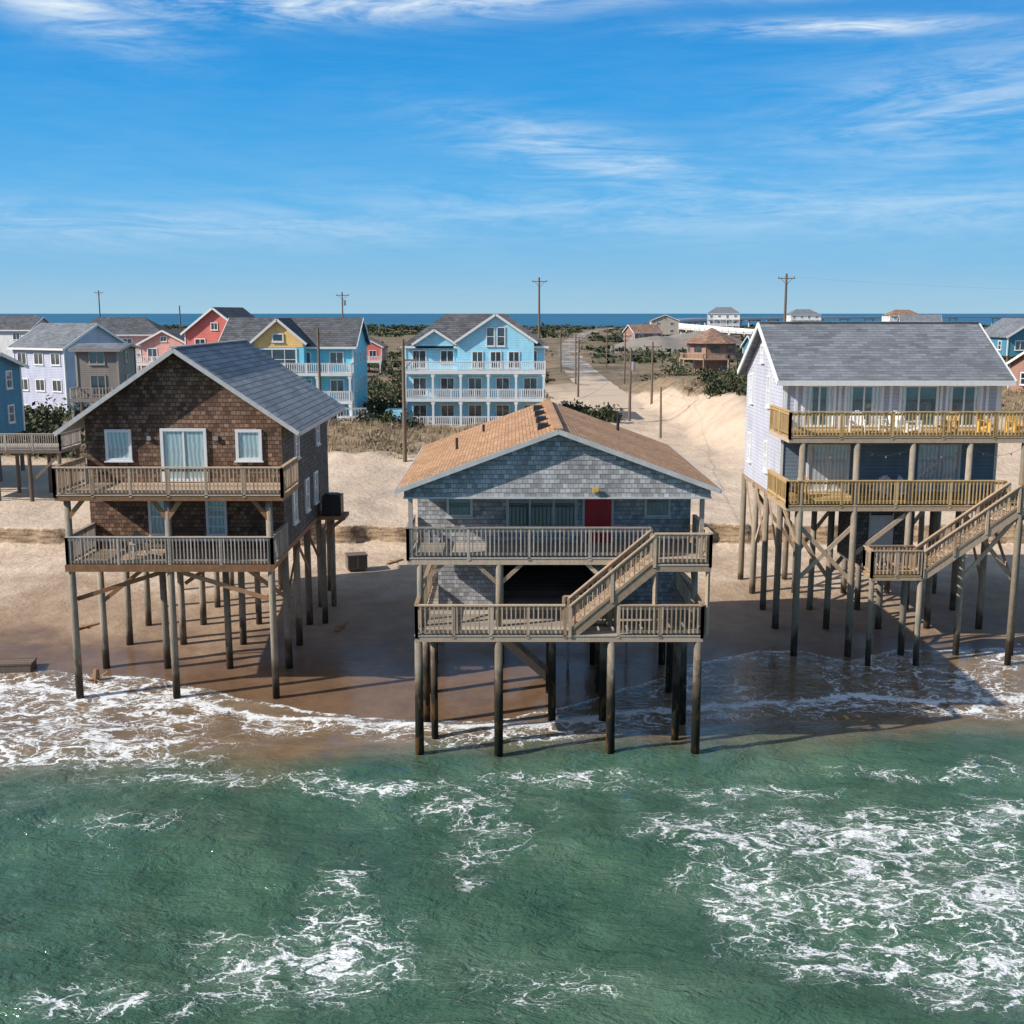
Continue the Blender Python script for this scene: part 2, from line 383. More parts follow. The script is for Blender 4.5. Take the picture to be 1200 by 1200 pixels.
wn=g.new('ShaderNodeTexNoise'); g.put(wn.inputs['Vector'],g.scale(o,(.8,1.1,1))); wn.inputs['Scale'].default_value=.9; wn.inputs['Detail'].default_value=4; wn.inputs['Roughness'].default_value=.6
vm=g.new('ShaderNodeVectorMath',operation='MULTIPLY_ADD'); g.put(vm.inputs[0],wn.outputs['Color']); vm.inputs[1].default_value=(2.4,2.4,0); g.put(vm.inputs[2],o)
flat=g.scale(vm.outputs[0],(.75,1.15,0))
def vor(scale):
    v=g.new('ShaderNodeTexVoronoi',feature='DISTANCE_TO_EDGE',voronoi_dimensions='2D'); g.put(v.inputs['Vector'],flat); v.inputs['Scale'].default_value=scale; return v.outputs['Distance']
v1=vor(.95); v2=vor(2.6); v3=vor(7.0)
ww=g.m('MULTIPLY',g.m('POWER',fa,1.5),.34)
l1=g.m('SUBTRACT',1,g.m('DIVIDE',v1,g.m('ADD',ww,.002)),clamp=True)
l2=g.m('SUBTRACT',1,g.m('DIVIDE',v2,g.m('ADD',g.m('MULTIPLY',ww,.95),.002)),clamp=True)
l3=g.m('SUBTRACT',1,g.m('DIVIDE',v3,g.m('ADD',g.m('MULTIPLY',ww,1.3),.002)),clamp=True)
lace=g.m('ADD',g.m('MULTIPLY',l1,1.0),g.m('ADD',g.m('MULTIPLY',l2,.85),g.m('MULTIPLY',l3,.5)))
brk=g.noise(flat,1.6,5,.75); brk2=g.noise(flat,3.5,4,.75)
lace=g.m('MULTIPLY',lace,g.smooth(brk,.36,.60))
solid=g.smooth(g.m('ADD',fa,g.m('MULTIPLY',g.m('SUBTRACT',brk2,.5),1.1)),.76,1.05)
fm=g.m('MAXIMUM',g.smooth(lace,.12,.9),solid)
fm=g.m('MULTIPLY',fm,g.smooth(fa,.10,.32),clamp=True)
hz=g.m('MULTIPLY',g.m('MULTIPLY',g.smooth(fa,.12,.8),g.smooth(brk,.35,.7)),.45)
gn=g.noise(g.scale(o,(.6,1,1)),.28,5,.65)
green=g.ramp(gn,[(.3,(.034,.088,.057)),(.5,(.058,.128,.082)),(.7,(.105,.185,.122))])
gcol=g.mix(hz,green,(.36,.45,.37))
sandc=g.ramp(g.noise(g.scale(o,(.6,1.6,1)),.9,4,.6),[(.3,(.155,.10,.055)),(.7,(.27,.195,.12))])
wc=g.mix(sh,gcol,sandc)
col=g.mix(fm,wc,(.82,.84,.84))
g.put(b.inputs['Base Color'],col)
g.put(b.inputs['Roughness'],g.m('ADD',.08,g.m('MULTIPLY',fm,.6)))
b.inputs['IOR'].default_value=1.333
r1=g.noise(g.scale(o,(.6,1.2,1)),1.6,4,.68,.6); r2=g.noise(g.scale(o,(.8,1.3,1)),7,2,.6,.3)
hh=g.m('ADD',g.m('MULTIPLY',r1,.26),g.m('MULTIPLY',r2,.06))
hh=g.m('MULTIPLY',hh,g.m('SUBTRACT',1,g.m('MULTIPLY',sh,.75)))
g.put(b.inputs['Normal'],g.bump(hh,.95,.85))
pos2=geo(24,9000,26)
ox=[-p for p in reversed(pos2)]+axis([(-23.8,23.8,.2)])+pos2
oy=[-9000,-4000,-2000,-1000,-500,-250,-120,-70,-45,-30,-22]+axis([(-18,-8,.2),(-8,11,.13)])+[12,14]
ocean=grid('ocean_water',ox,oy,sea_z,m,{'foam':foam,'shallow':shallow})
m,g,b=newmat('sound_water'); o=g.obj()
g.put(b.inputs['Base Color'],g.ramp(g.noise(g.scale(o,(.2,1,1)),.004,3),[(.35,(.01,.09,.17)),(.65,(.02,.14,.23))])); b.inputs['Roughness'].default_value=.4
g.put(b.inputs['Normal'],g.bump(g.noise(o,.08,2),.6,3))
mb=MB(); mb.poly([(-30000,960,-.2),(30000,960,-.2),(30000,40000,-.2),(-30000,40000,-.2)]); mb.make('sound_water',m)
# ------------------------------------------------------------------ MIDDLE HOUSE
H=empty('grey_shingle_stilt_house',(1.5,6,0),wc=True)
pl=MB()
cols=[-3.0,-.42,3.19,5.97]
for x in cols:
    for j,y in enumerate([.12,3.0,5.8,8.6,11.3]): pile(pl,x+(.0 if j==0 else random.uniform(-.1,.1)),y,-1.2,3.86,.14 if j==0 else .14)
for y in (3.0,5.8): pile(pl,1.4,y,-1.2,3.86,.13)
for x in (-2.6,5.5): pile(pl,x,1.4,-1.2,3.86,.12)
pl.make('pilings',M['pilesea'],H,True)
pl=MB()
for x in cols: pile(pl,x,1.12,4.05,6.2,.11,tilt=0)
pl.make('porch_posts',M['pile'],H,True)
w=MB(); fr=MB()
deck(w,fr,-3.12,-.02,6.12,11.5,3.84,4.06)
deck(w,fr,-3.42,1.0,6.3,3.5,6.14,6.38); deck(w,fr,4.5,-.02,6.32,.98,6.14,6.38)
for x in cols: fr.box(x-.05,.3,3.6,x+.05,11.4,3.838)
for x in (4.55,6.22): pile(fr,x,.1,4.06,7.3,.075,4,0)
for x,s_ in [(-3.0,1),(-.42,-1),(-.42,1),(3.19,-1),(3.19,1),(5.97,-1)]:
    fr.beam((x,1.12,5.45),(x+s_*.75,1.12,6.15),.06,.13)
for x in (-3.0,5.97): fr.beam((x,1.2,5.2),(x,2.3,6.15),.05,.12)
for x in (-3.28,6.14): w.box(x-.07,1.03,6.38,x+.07,1.17,8.45)
fr.make('deck_framing',M['tan'],H)
railing(w,(-3.38,1.05),(4.5,1.05),6.38); railing(w,(-3.38,1.05),(-3.38,3.45),6.38)
w.make('decks_and_upper_rails',M['grey'],H)
w=MB()
railing(w,(4.5,.03),(6.27,.03),6.38,sp=1.7); railing(w,(6.27,.03),(6.27,3.45),6.38)
railing(w,(-3.05,.03),(1.7,.03),4.06,sp=1.3); railing(w,(1.7,1.2),(3.4,1.2),4.06,sp=1.3); railing(w,(3.4,.03),(6.07,.03),4.06,sp=1.3)
railing(w,(-3.05,.03),(-3.05,11.3),4.06,bal=.2); railing(w,(6.07,.03),(6.07,11.3),4.06,bal=.2)
stair(w,4.5,6.38,1.85,4.1,.0,.98)
stair(w,-2.2,3.8,1.6,.35,6.7,7.7,rail=False)
w.make('stairs_and_lower_rails',M['tan'],H)
sl=(10.6-8.72)/5.1
wl=MB()
def prism_y(mb,x0,x1,y0,y1,z0,ze,xr,zr):
    mb.poly([(x0,y0,z0),(x1,y0,z0),(x1,y0,ze),(xr,y0,zr),(x0,y0,ze)])
    mb.poly([(x1,y1,z0),(x0,y1,z0),(x0,y1,ze),(xr,y1,zr),(x1,y1,ze)])
    mb.poly([(x0,y1,z0),(x0,y0,z0),(x0,y0,ze),(x0,y1,ze)]); mb.poly([(x1,y0,z0),(x1,y1,z0),(x1,y1,ze),(x1,y0,ze)])
prism_y(wl,-3.25,6.15,3.5,12.3,6.38,8.72,1.48,10.45)
zl=lambda x:10.6-abs(x-1.46)*sl-.13
wl.hexa([(-3.45,.74,8.42),(6.35,.74,8.42),(6.35,.86,8.42),(-3.45,.86,8.42),(-3.45,.74,zl(-3.45)),(6.35,.74,zl(6.35)),(6.35,.86,zl(6.35)),(-3.45,.86,zl(-3.45))])
wl.add([(-3.45,.74,zl(-3.45)),(6.35,.74,zl(6.35)),(1.46,.74,zl(1.46)),(-3.45,.86,zl(-3.45)),(6.35,.86,zl(6.35)),(1.46,.86,zl(1.46))],[(0,1,2),(5,4,3),(1,4,5,2),(0,2,5,3)])
wl.box(-2.6,4,4.06,-.3,4.12,6.12); wl.box(2.9,4,4.06,5.7,4.12,6.12); wl.box(-2.6,4.122,4.06,-2.48,11,6.12); wl.box(5.58,4.122,4.06,5.7,11,6.12); wl.box(-2.478,10.88,4.06,5.578,11,6.12)
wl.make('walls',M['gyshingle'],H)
mb=MB(); mb.box(-3.4,.87,8.40,6.3,3.49,8.44); mb.make('porch_ceiling',M['greytrim'],H)
mb=MB(); mb.box(-2.9,3.55,6.13,5.9,12.2,6.37); mb.make('floor_structure',M['brown'],H)
rf=MB()
rf.slab([(-3.68,.5,8.72),(1.46,.5,10.62),(1.46,12.75,10.62),(-3.68,12.75,8.72)],.1)
rf.slab([(1.462,.5,10.62),(6.58,.5,8.74),(6.58,12.75,8.74),(1.462,12.75,10.62)],.1)
rf.beam((1.46,.49,10.625),(1.46,12.76,10.625),.3,.05)
rf.make('roof',M['tanroof'],H)
tr=MB()
tr.beam((-3.7,.46,8.62),(1.46,.46,10.53),.06,.15); tr.beam((1.46,.462,10.53),(6.6,.462,8.64),.06,.15)
tr.beam((-3.72,.5,8.63),(-3.72,12.7,8.63),.05,.15); tr.beam((6.62,.5,8.65),(6.62,12.7,8.65),.05,.15)
tr.box(-3.47,.70,8.36,6.37,.9,8.418)
gl=MB(); P=face('-y',3.5)
window(tr,gl,P,-2.25,-1.35,7.28,8.25,hbar=0); window(tr,gl,P,4.55,5.45,7.28,8.25)
gl.make('window_glass',M['glassteal'],H)
gl=MB(); window(tr,gl,P,-.2,2.25,6.9,8.3,mull=2); gl.make('picture_window_glass',M['glass'],H)
fbox(tr,P,2.42,2.5,6.38,8.36,.0,.07); fbox(tr,P,3.42,3.5,6.38,8.36,.0,.07)
tr.make('trim',M['greytrim'],H)
d=MB(); fbox(d,P,2.5,3.42,6.4,8.36,.003,.05)
for zz in (6.6,7.5):
    for xx in (2.6,3.0): fbox(d,P,xx,xx+.3,zz,zz+.7,.052,.065)
d.make('red_door',M['red'],H)
v=MB()
for yv in (2.2,4.7,7.2,9.6):
    v.box(.85,yv,10.36,1.2,yv+.5,10.62)
v.cyl((-2.0,6,9.2),(-2.0,6,9.75),.05); v.cyl((-1.1,9,9.5),(-1.1,9,9.95),.05); v.cyl((4.2,10,9.6),(4.2,10,10.3),.06)
v.make('roof_vents',M['black'],H)
v=MB(); v.box(2.6,.68,8.52,2.72,.739,8.68); v.box(2.56,.6,8.6,2.76,.68,8.72); v.make('porch_lamp',M['yellow'],H)
v=MB(); v.box(-2.4,4.2,4.07,-.5,6.5,4.9); v.box(3.1,8,4.07,5.2,9,5.3); v.make('stored_boxes',M['grey'],H)
v=MB()
for a,b_ in (((-1.5,4.4,3.7),(-1.5,10.5,3.6)),((2.2,8,3.72),(2.2,11,3.6)),((2.2,8,3.72),(2.2,8,.1)),((4.6,9,3.7),(4.6,9,.3))): v.cyl(a,b_,.05,.05,8)
v.make('drain_pipes',M['metal'],H)
# ------------------------------------------------------------------ LEFT HOUSE
H=empty('brown_shingle_stilt_house',(-12.4,12,0),wc=True)
pl=MB()
for x in (-16.0,-12.4,-8.75): pile(pl,x,5.28,-.8,7.6,.13)
for y in (8.2,10.8,13.4,16,18.6):
    for x in (-16.0,-13.6,-11.1,-8.8): pile(pl,x+random.uniform(-.1,.1),y,-.5,5.02,.14)
for y in (9.5,12.1): pile(pl,-8.2,y+4,.3,5.02,.12)
pl.make('pilings',M['pile'],H,True)
fr=MB(); w=MB()
deck(w,fr,-16.12,5.12,-8.62,8.0,5.0,5.22); deck(w,fr,-16.35,4.95,-8.15,8.0,7.6,7.82)
for y in (8.2,10.8,13.4,16,18.6): fr.box(-16.2,y-.09,4.74,-8.7,y+.09,4.998)
fr.box(-16.1,8.0,5.0,-8.75,18.8,5.2); fr.box(-16.16,5.09,4.98,-8.58,5.135,5.24)
for a,b_ in [((-15.9,5.4,3.9),(-12.6,5.4,4.95)),((-8.9,5.4,3.9),(-12.2,5.4,4.95)),((-16,8.2,3.1),(-13.7,8.2,4.9)),((-8.9,8.25,3.3),(-11,8.25,4.9)),((-13.5,10.8,3.2),(-11.2,10.8,4.8)),((-8.8,8.3,3.2),(-8.8,10.7,4.8)),((-8.8,13.3,3.2),(-8.8,10.9,4.8)),((-8.85,16,3.2),(-8.85,13.5,4.8)),((-8.8,16.1,3.2),(-8.8,18.5,4.8)),
  ((-12.4,5.2,6.9),(-11.9,5.2,7.6)),((-12.4,5.2,6.9),(-12.9,5.2,7.6)),((-16,5.2,6.9),(-15.4,5.2,7.6)),((-8.75,5.2,6.9),(-9.3,5.2,7.6))]:
    fr.beam(a,b_,.05,.16)
fr.make('deck_framing',M['brown'],H)
for a,b_ in [((-16.30,5.0),(-8.2,5.0)),((-16.3,5.0),(-16.3,7.95)),((-8.2,5.0),(-8.2,7.95))]: railing(w,a,b_,7.82,sp=1.35)
w.make('upper_deck',M['tan'],H)
w=MB()
for a,b_ in [((-16.07,5.17),(-8.67,5.17)),((-16.07,5.17),(-16.07,7.95)),((-8.67,5.17),(-8.67,7.95))]: railing(w,a,b_,5.22,sp=1.85,bal=.13,h=1.05)
w.make('lower_rails',M['grey'],H)
sl=.68; xr=-12.55; zr=12.95
wl=MB()
X0,X1,Y0,Y1=-16.2,-8.75,8.0,18.8
ze0=zr-.15-sl*(xr-X0); ze1=zr-.15-sl*(X1-xr)
wl.poly([(X0,Y0,5.22),(X1,Y0,5.22),(X1,Y0,ze1),(xr,Y0,zr-.15),(X0,Y0,ze0)]); wl.poly([(X1,Y1,5.22),(X0,Y1,5.22),(X0,Y1,ze0),(xr,Y1,zr-.15),(X1,Y1,ze1)])
wl.poly([(X0,Y1,5.22),(X0,Y0,5.22),(X0,Y0,ze0),(X0,Y1,ze0)])
wl.make('gable_walls',M['brshingle'],H)
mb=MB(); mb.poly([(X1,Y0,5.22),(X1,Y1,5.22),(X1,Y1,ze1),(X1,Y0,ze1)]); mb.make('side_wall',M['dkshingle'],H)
rf=MB()
xl,xrr=-17.15,-7.98
rf.slab([(xl,7.45,zr-sl*(xr-xl)),(xr,7.45,zr),(xr,19.3,zr),(xl,19.3,zr-sl*(xr-xl))],.12)
rf.slab([(xr+.002,7.45,zr),(xrr,7.45,zr-sl*(xrr-xr)),(xrr,19.3,zr-sl*(xrr-xr)),(xr+.002,19.3,zr)],.12)
rf.beam((xr,7.44,zr+.01),(xr,19.31,zr+.01),.28,.05)
rf.make('roof',M['blroof'],H)
tr=MB()
tr.beam((xl,7.41,zr-.10-sl*(xr-xl)),(xr,7.41,zr-.10),.06,.16); tr.beam((xr,7.412,zr-.10),(xrr,7.412,zr-.10-sl*(xrr-xr)),.06,.16)
tr.beam((xrr+.03,7.45,zr-sl*(xrr-xr)-.1),(xrr+.03,19.3,zr-sl*(xrr-xr)-.1),.05,.14)
tr.make('rake_trim',M['greytrim'],H)
tr=MB(); gl=MB(); P=face('-y',8.0)
window(tr,gl,P,-15.45,-14.45,8.66,9.86,fw=.11); window(tr,gl,P,-10.5,-9.5,8.66,9.86,fw=.11); window(tr,gl,P,-13.35,-11.6,7.86,9.9,fw=.11,mull=1,sill=False)
window(tr,gl,P,-13.95,-13.25,5.75,7.25,fw=.1,hbar=1); window(tr,gl,P,-11.75,-10.95,5.75,7.25,fw=.1,hbar=3)
P=face('+x',-8.75)
for y,z0,z1 in ((9.6,5.9,7.3),(12.4,5.9,7.3),(14.6,5.9,7.3),(10.4,8.4,9.6),(15.4,8.4,9.6)): window(tr,gl,P,y,y+.85,z0,z1,hbar=1)
tr.make('window_frames',M['white'],H); gl.make('window_glass',M['curtain'],H)
v=MB(); 
v.box(-8.7,15.3,5.05,-7.5,16.7,5.2); v.beam((-8.7,15.5,4.2),(-7.6,15.5,5.05),.08,.1); v.beam((-8.7,16.5,4.2),(-7.6,16.5,5.05),.08,.1)
v.make('utility_platform',M['brown'],H)
v=MB(); v.box(-8.55,15.5,5.22,-7.7,16.4,6.1); v.cyl((-8.12,15.95,6.1),(-8.12,15.95,6.16),.36,.36,16)
for i in range(7): v.box(-8.57,15.49,5.3+i*.1,-7.69,15.497,5.34+i*.1)
v.make('air_conditioner',M['black'],H)
v=MB(); v.box(-13.85,7.9,9.45,-13.7,7.99,9.6); v.box(-11.3,7.9,9.45,-11.15,7.99,9.6); v.make('wall_lamps',M['metal'],H)
# ------------------------------------------------------------------ RIGHT HOUSE
H=empty('lilac_siding_stilt_house',(16,15,0),wc=True)
pl=MB(); PX=(11.45,13.6,15.8,18.05,20.2,22.4)
for x in PX: pile(pl,x,9.55,-.5,9.2,.13)
for y in (12.9,15.5,18.1,20.5):
    for x in PX[:5]: pile(pl,x+random.uniform(-.1,.1),y,-.2,6.42,.14)
for x in (14.1,16.0): pile(pl,x,8.45,-.4,4.95,.11)
for x in (19.7,22.4): pile(pl,x,8.45,-.4,7.6,.12)
pl.make('pilings',M['pile'],H,True)
w=MB(); fr=MB()
deck(w,fr,10.85,9.4,23,12.9,9.18,9.42); deck(w,fr,10.85,9.4,23,12.9,6.46,6.7); deck(w,fr,19.6,8.35,23,9.38,6.46,6.7); deck(w,fr,14.0,8.3,16.05,9.38,3.9,4.1)
for y in (12.9,15.5,18.1,20.5): fr.box(11.3,y-.09,6.14,20.5,y+.09,6.4)
fr.box(11.4,12.95,6.2,20.5,20.6,6.42)
br_=[((13.6,9.6,3.6),(11.5,9.6,5.8)),((11.45,9.66,3.6),(13.6,9.66,5.8)),((13.6,9.6,4.6),(15.8,9.6,6.4)),((18.05,9.62,3.6),(20.2,9.62,6.3)),((20.2,9.68,3.6),(18.05,9.68,6.3)),((11.45,9.6,4.9),(11.45,12.8,6.3)),((11.5,15.5,3.4),(11.5,18,6.2)),((11.55,18.2,3.4),(11.55,15.6,6.2)),((11.5,12.9,3.4),(11.5,15.4,6.2)),((11.5,18.2,3.6),(11.5,20.4,6.2)),((22.4,9.6,4),(20.3,9.6,6.3)),((20.2,12.95,3),(20.2,15.4,6.2)),((20.2,9.7,3.4),(20.2,12.8,6.2))]
for k in range(4):
    for y in (12.98,18.18):
        a_,b_=PX[k],PX[k+1]
        br_.append(((a_,y,3.0),(b_,y,6.0)) if (k+int(y))%2 else ((b_,y,3.0),(a_,y,6.0)))
for a,b_ in br_: fr.beam(a,b_,.05,.17)
fr.make('deck_framing',M['tan'],H)
railing(w,(10.9,9.45),(22.95,9.45),9.42,sp=2.0); railing(w,(10.9,9.45),(10.9,12.85),9.42,sp=1.7)
railing(w,(10.9,9.45),(19.5,9.45),6.7,sp=2.1); railing(w,(10.9,9.45),(10.9,12.85),6.7,sp=1.7)
railing(w,(19.65,8.4),(22.95,8.4),6.7,sp=1.6)
w.make('decks_and_rails',M['gold'],H)
w=MB(); stair(w,19.6,6.7,16.05,4.1,8.35,9.3); railing(w,(14.05,8.35),(16.0,8.35),4.1,sp=.95); railing(w,(14.05,8.35),(14.05,9.35),4.1); railing(w,(14.05,9.35),(16.0,9.35),4.1,sp=.95)
w.make('stairs',M['tan'],H)
X0,X1,Y0,Y1=11.4,20.5,12.9,20.5; yr=16.65; zr=13.8; sl=.545
zeF=zr-.14-sl*(yr-Y0); zeB=zr-.14-sl*(Y1-yr)
wl=MB()
wl.poly([(X0,Y1,6.42),(X0,Y0,6.42),(X0,Y0,zeF),(X0,yr,zr-.14),(X0,Y1,zeB)]); wl.poly([(X1,Y0,6.42),(X1,Y1,6.42),(X1,Y1,zeB),(X1,yr,zr-.14),(X1,Y0,zeF)])
wl.poly([(X0,Y0,9.2),(X1,Y0,9.2),(X1,Y0,zeF),(X0,Y0,zeF)]); wl.poly([(X1,Y1,6.42),(X0,Y1,6.42),(X0,Y1,zeB),(X1,Y1,zeB)])
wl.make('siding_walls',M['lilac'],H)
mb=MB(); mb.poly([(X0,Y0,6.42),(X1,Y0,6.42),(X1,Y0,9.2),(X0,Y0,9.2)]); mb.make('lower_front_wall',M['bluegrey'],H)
rf=MB()
rf.slab([(11.05,12.35,zr-sl*(yr-12.35)),(20.85,12.35,zr-sl*(yr-12.35)),(20.85,yr,zr),(11.05,yr,zr)],.12)
rf.slab([(11.05,yr+.002,zr),(20.85,yr+.002,zr),(20.85,20.95,zr-sl*(20.95-yr)),(11.05,20.95,zr-sl*(20.95-yr))],.12)
rf.beam((11.04,yr,zr+.01),(20.86,yr,zr+.01),.28,.05)
rf.make('roof',M['gyroof'],H)
tr=MB()
tr.box(11.03,12.28,zr-sl*(yr-12.35)-.22,20.87,12.345,zr-sl*(yr-12.35)-.01)
tr.box(11.1,12.35,zr-sl*(yr-12.35)-.22,20.8,12.9,zr-sl*(yr-12.35)-.15)
for sx in (11.02,20.88):
    tr.beam((sx,12.33,zr-.1-sl*(yr-12.33)),(sx,yr,zr-.1),.06,.22); tr.beam((sx,yr,zr-.1),(sx,20.97,zr-.1-sl*(20.97-yr)),.058,.22)
P=face('-y',12.9); gl=MB()
for a,b_ in ((12.2,13.6),(13.95,15.6),(16.25,17.9),(18.2,19.75)): window(tr,gl,P,a,b_,9.46,11.25,fw=.1,mull=1,sill=False)
for x in (11.5,11.95,13.76,15.9,18.02,19.95,20.4): fbox(tr,P,x-.06,x+.06,9.42,11.32,.0,.05)
g2=MB(); P2=face('-x',11.4)
for y,z0 in ((18.9,10.0),(15.2,10.1),(18.9,7.2),(15.3,7.2),(16.8,12)): window(tr,g2,P2,y,y+.65,z0,z0+(1.4 if z0<12 else .8),hbar=1)
g3=MB()
for a,b_ in ((12.5,14.3),(17.2,19.0)): window(tr,g3,P,a,b_,6.72,8.75,fw=.09,mull=1,sill=False)
tr.box(11.36,12.86,6.42,11.48,12.89,11.4); tr.box(20.42,12.86,6.42,20.54,12.89,11.4)
tr.make('white_trim',M['white'],H); gl.make('slider_glass',M['glassteal'],H); g2.make('side_glass',M['wcurtain'],H); g3.make('lower_glass',M['wcurtain'],H)
cu=MB()
for a,b_ in ((12.3,12.62),(13.2,13.5),(14.05,14.3),(15.1,15.5),(16.35,16.55),(18.3,18.5),(19.4,19.66)): fbox(cu,P,a,b_,9.56,11.15,.023,.03)
cu.make('curtains',M['wcurtain'],H)
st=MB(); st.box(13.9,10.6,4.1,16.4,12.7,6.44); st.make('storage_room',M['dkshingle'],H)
st=MB(); st.box(14.6,10.55,4.15,15.5,10.598,6.1); st.box(14.55,10.57,4.1,14.598,10.599,6.2); st.box(15.502,10.57,4.1,15.55,10.599,6.2); st.make('storage_door',M['greytrim'],H)
sg=MB()
pts=[]
for i in range(41):
    t=i/40; x=11.5+t*11; zc=9.0-.35*abs(math.sin(t*math.pi*5)); pts.append((x,9.7,zc))
for a,b_ in zip(pts,pts[1:]): sg.beam(a,b_,.012,.012)
for p_ in pts[::2]: sg.cyl((p_[0],p_[1],p_[2]-.09),(p_[0],p_[1],p_[2]),.03,.02,6)
sg.make('string_lights',M['metal'],H)
def chair(x,y,z,rot,mat,sc=1):
    e=empty('adirondack_chair',(x,y,z),rot); e.scale=(sc,sc,sc)
    c=MB()
    for i in range(6): c.beam((-.27+0,-.3+i*.1,.36-i*.025),(.27,-.3+i*.1,.36-i*.025),.085,.02)
    for i in range(6):
        xx=-.25+i*.1; hh=1.0-.06*abs(i-2.5)
        c.beam((xx,.22,.2),(xx*1.1,.22+.28*hh,hh),.085,.02)
    for sx in (-.33,.33):
        c.box(sx-.07,-.38,.56,sx+.07,.36,.58); c.box(sx-.02,-.34,0,sx+.02,-.24,.56); c.box(sx-.02,.2,0,sx+.02,.3,.56)
        c.beam((sx*.9,-.32,.34),(sx*.9,.4,.1),.03,.1)
    c.beam((-.3,.33,.5),(.3,.33,.5),.03,.07)
    c.make('chair_slats',mat,e)
for (x,mt) in [(14.0,'white'),(15.3,'white'),(16.1,'white'),(17.6,'gold'),(19.3,'yellow'),(20.3,'yellow'),(21.6,'gold')]:
    chair(x,11.0+random.uniform(-.5,.5),9.43,random.uniform(-1.2,1.2),M[mt],.88)
for x,mt in [(11.8,'gold'),(15.2,'white'),(16.4,'white')]: chair(x,11.5,6.71,random.uniform(-.9,.9),M[mt],.88)
chair(-13.9,6.6,5.23,.6,M['grey'],.9)
# ------------------------------------------------------------------ background houses
def bg_house(name,x,y,w,d,floors,fh,rise,wall,roof='gyroof',ridge='x',rot=0,stilts=0,balc=(),z0=None,win=3,trim='white',sidewin=2,hip=0,glass='glass',bs=.3):
    z0=ground(x,y)-.15 if z0 is None else z0
    e=empty(name,(x,y,z0),math.radians(rot)); W=w/2; D=d/2; b0=stilts; h=b0+floors*fh
    wl=MB(); rf=MB(); tr=MB(); gl=MB(); o=.45
    if ridge=='y': prism_y(wl,-W,W,-D,D,b0,h,0,h+rise-.1)
    else:
        wl.poly([(-W,-D,b0),(W,-D,b0),(W,-D,h),(-W,-D,h)]); wl.poly([(W,D,b0),(-W,D,b0),(-W,D,h),(W,D,h)])
        k=0 if hip else rise-.1
        wl.poly([(-W,D,b0),(-W,-D,b0),(-W,-D,h),(-W,0,h+k),(-W,D,h)]); wl.poly([(W,-D,b0),(W,D,b0),(W,D,h),(W,0,h+k),(W,-D,h)])
    wl.poly([(-W,D,b0),(W,D,b0),(W,-D,b0),(-W,-D,b0)])
    if ridge=='y':
        s_=rise/W
        for sg_ in (-1,1):
            a=[(0,-D-o,h+rise),(0,D+o,h+rise),(sg_*(W+o),D+o,h-s_*o),(sg_*(W+o),-D-o,h-s_*o)]
            if sg_<0: a=a[::-1]
            a=a[::-1]
            rf.slab(a,.15)
            tr.beam((0,-D-o-.04,h+rise-.14),(sg_*(W+o),-D-o-.04,h-s_*o-.14),.06,.26)
    else:
        s_=rise/D; hx=hip
        for sg_ in (-1,1):
            a=[(-W-o,sg_*(D+o),h-s_*o),(W+o,sg_*(D+o),h-s_*o),(W+o-hx,0,h+rise),(-W-o+hx,0,h+rise)]
            if sg_>0: a=a[::-1]
            rf.slab(a,.15)
            if hip:
                ex=sg_*(W+o); a=[(ex,-D-o,h-s_*o),(ex,D+o,h-s_*o),(ex-sg_*hx,0,h+rise)]
                rf.poly(a if sg_>0 else a[::-1])
            else:
                for yy_ in (-1,1): tr.beam((sg_*(W+o+.04),0,h+rise-.14),(sg_*(W+o+.04),yy_*(D+o),h-s_*o-.14),.06,.24)
        tr.box(-W-o,-D-o-.05,h-s_*o-.26,W+o,-D-o-.01,h-s_*o-.03)
    for sx in (-W,W):
        for sy in (-D,D): tr.box(sx-.08,sy-.08,b0,sx+.08,sy+.08,h-.1)
    P=face('-y',-D)
    for f in range(floors):
        zb=b0+f*fh+.75
        for i in range(win):
            c=-W+w*(i+.5)/win; ww_=min(.75,w/win*.3)
            tall=(f in balc) and i%2==0
            window(tr,gl,P,c-ww_,c+ww_,zb-(.6 if tall else 0),zb+1.35,fw=.11,mull=1,sill=not tall)
        for k,(kd,cc) in enumerate((('-x',-W),('+x',W))):
            P2=face(kd,cc)
            for i in range(sidewin):
                c=-D+d*(i+.5)/sidewin; window(tr,gl,P2,c-.5,c+.5,zb,zb+1.3,fw=.11,hbar=1)
    if ridge=='y' and rise>1.6: window(tr,gl,P,-.5,.5,h+.1,h+min(1.1,rise*.5),fw=.1,mull=1)
    for f in balc:
        zb=b0+f*fh; tr.box(-W-.1,-D-2,zb-.32,W+.1,-D-.01,zb)
        railing(tr,(-W,-D-1.9),(W,-D-1.9),zb,sp=2.4,bal=bs,bw=.085,pw=.16); railing(tr,(-W,-D-1.9),(-W,-D),zb,bal=bs,bw=.085); railing(tr,(W,-D-1.9),(W,-D),zb,bal=bs,bw=.085)
        n=max(2,round(w/3.2))
        for i in range(n+1):
            xx=-W+.1+(w-.2)*i/n
            if zb>.5: tr.box(xx-.11,-D-1.98,max(0,zb-fh),xx+.11,-D-1.8,zb-.32)
            tr.box(xx-.2,-D-1.97,zb-.6,xx+.2,-D-1.85,zb-.33)
    if stilts:
        ps=MB(); n=max(2,round(w/3))
        for i in range(n+1):
            for sy in (-D+.2,0,D-.2): ps.cyl((-W+.2+(w-.4)*i/n,sy,-.5),(-W+.2+(w-.4)*i/n,sy,b0),.16,.15,6)
        ps.make('stilts',M['pole'],e)
    wl.make('walls',wall,e); rf.make('roof',M[roof],e); tr.make('trim_and_balconies',M[trim],e); gl.make('windows',M[glass],e)
    return e
S={}
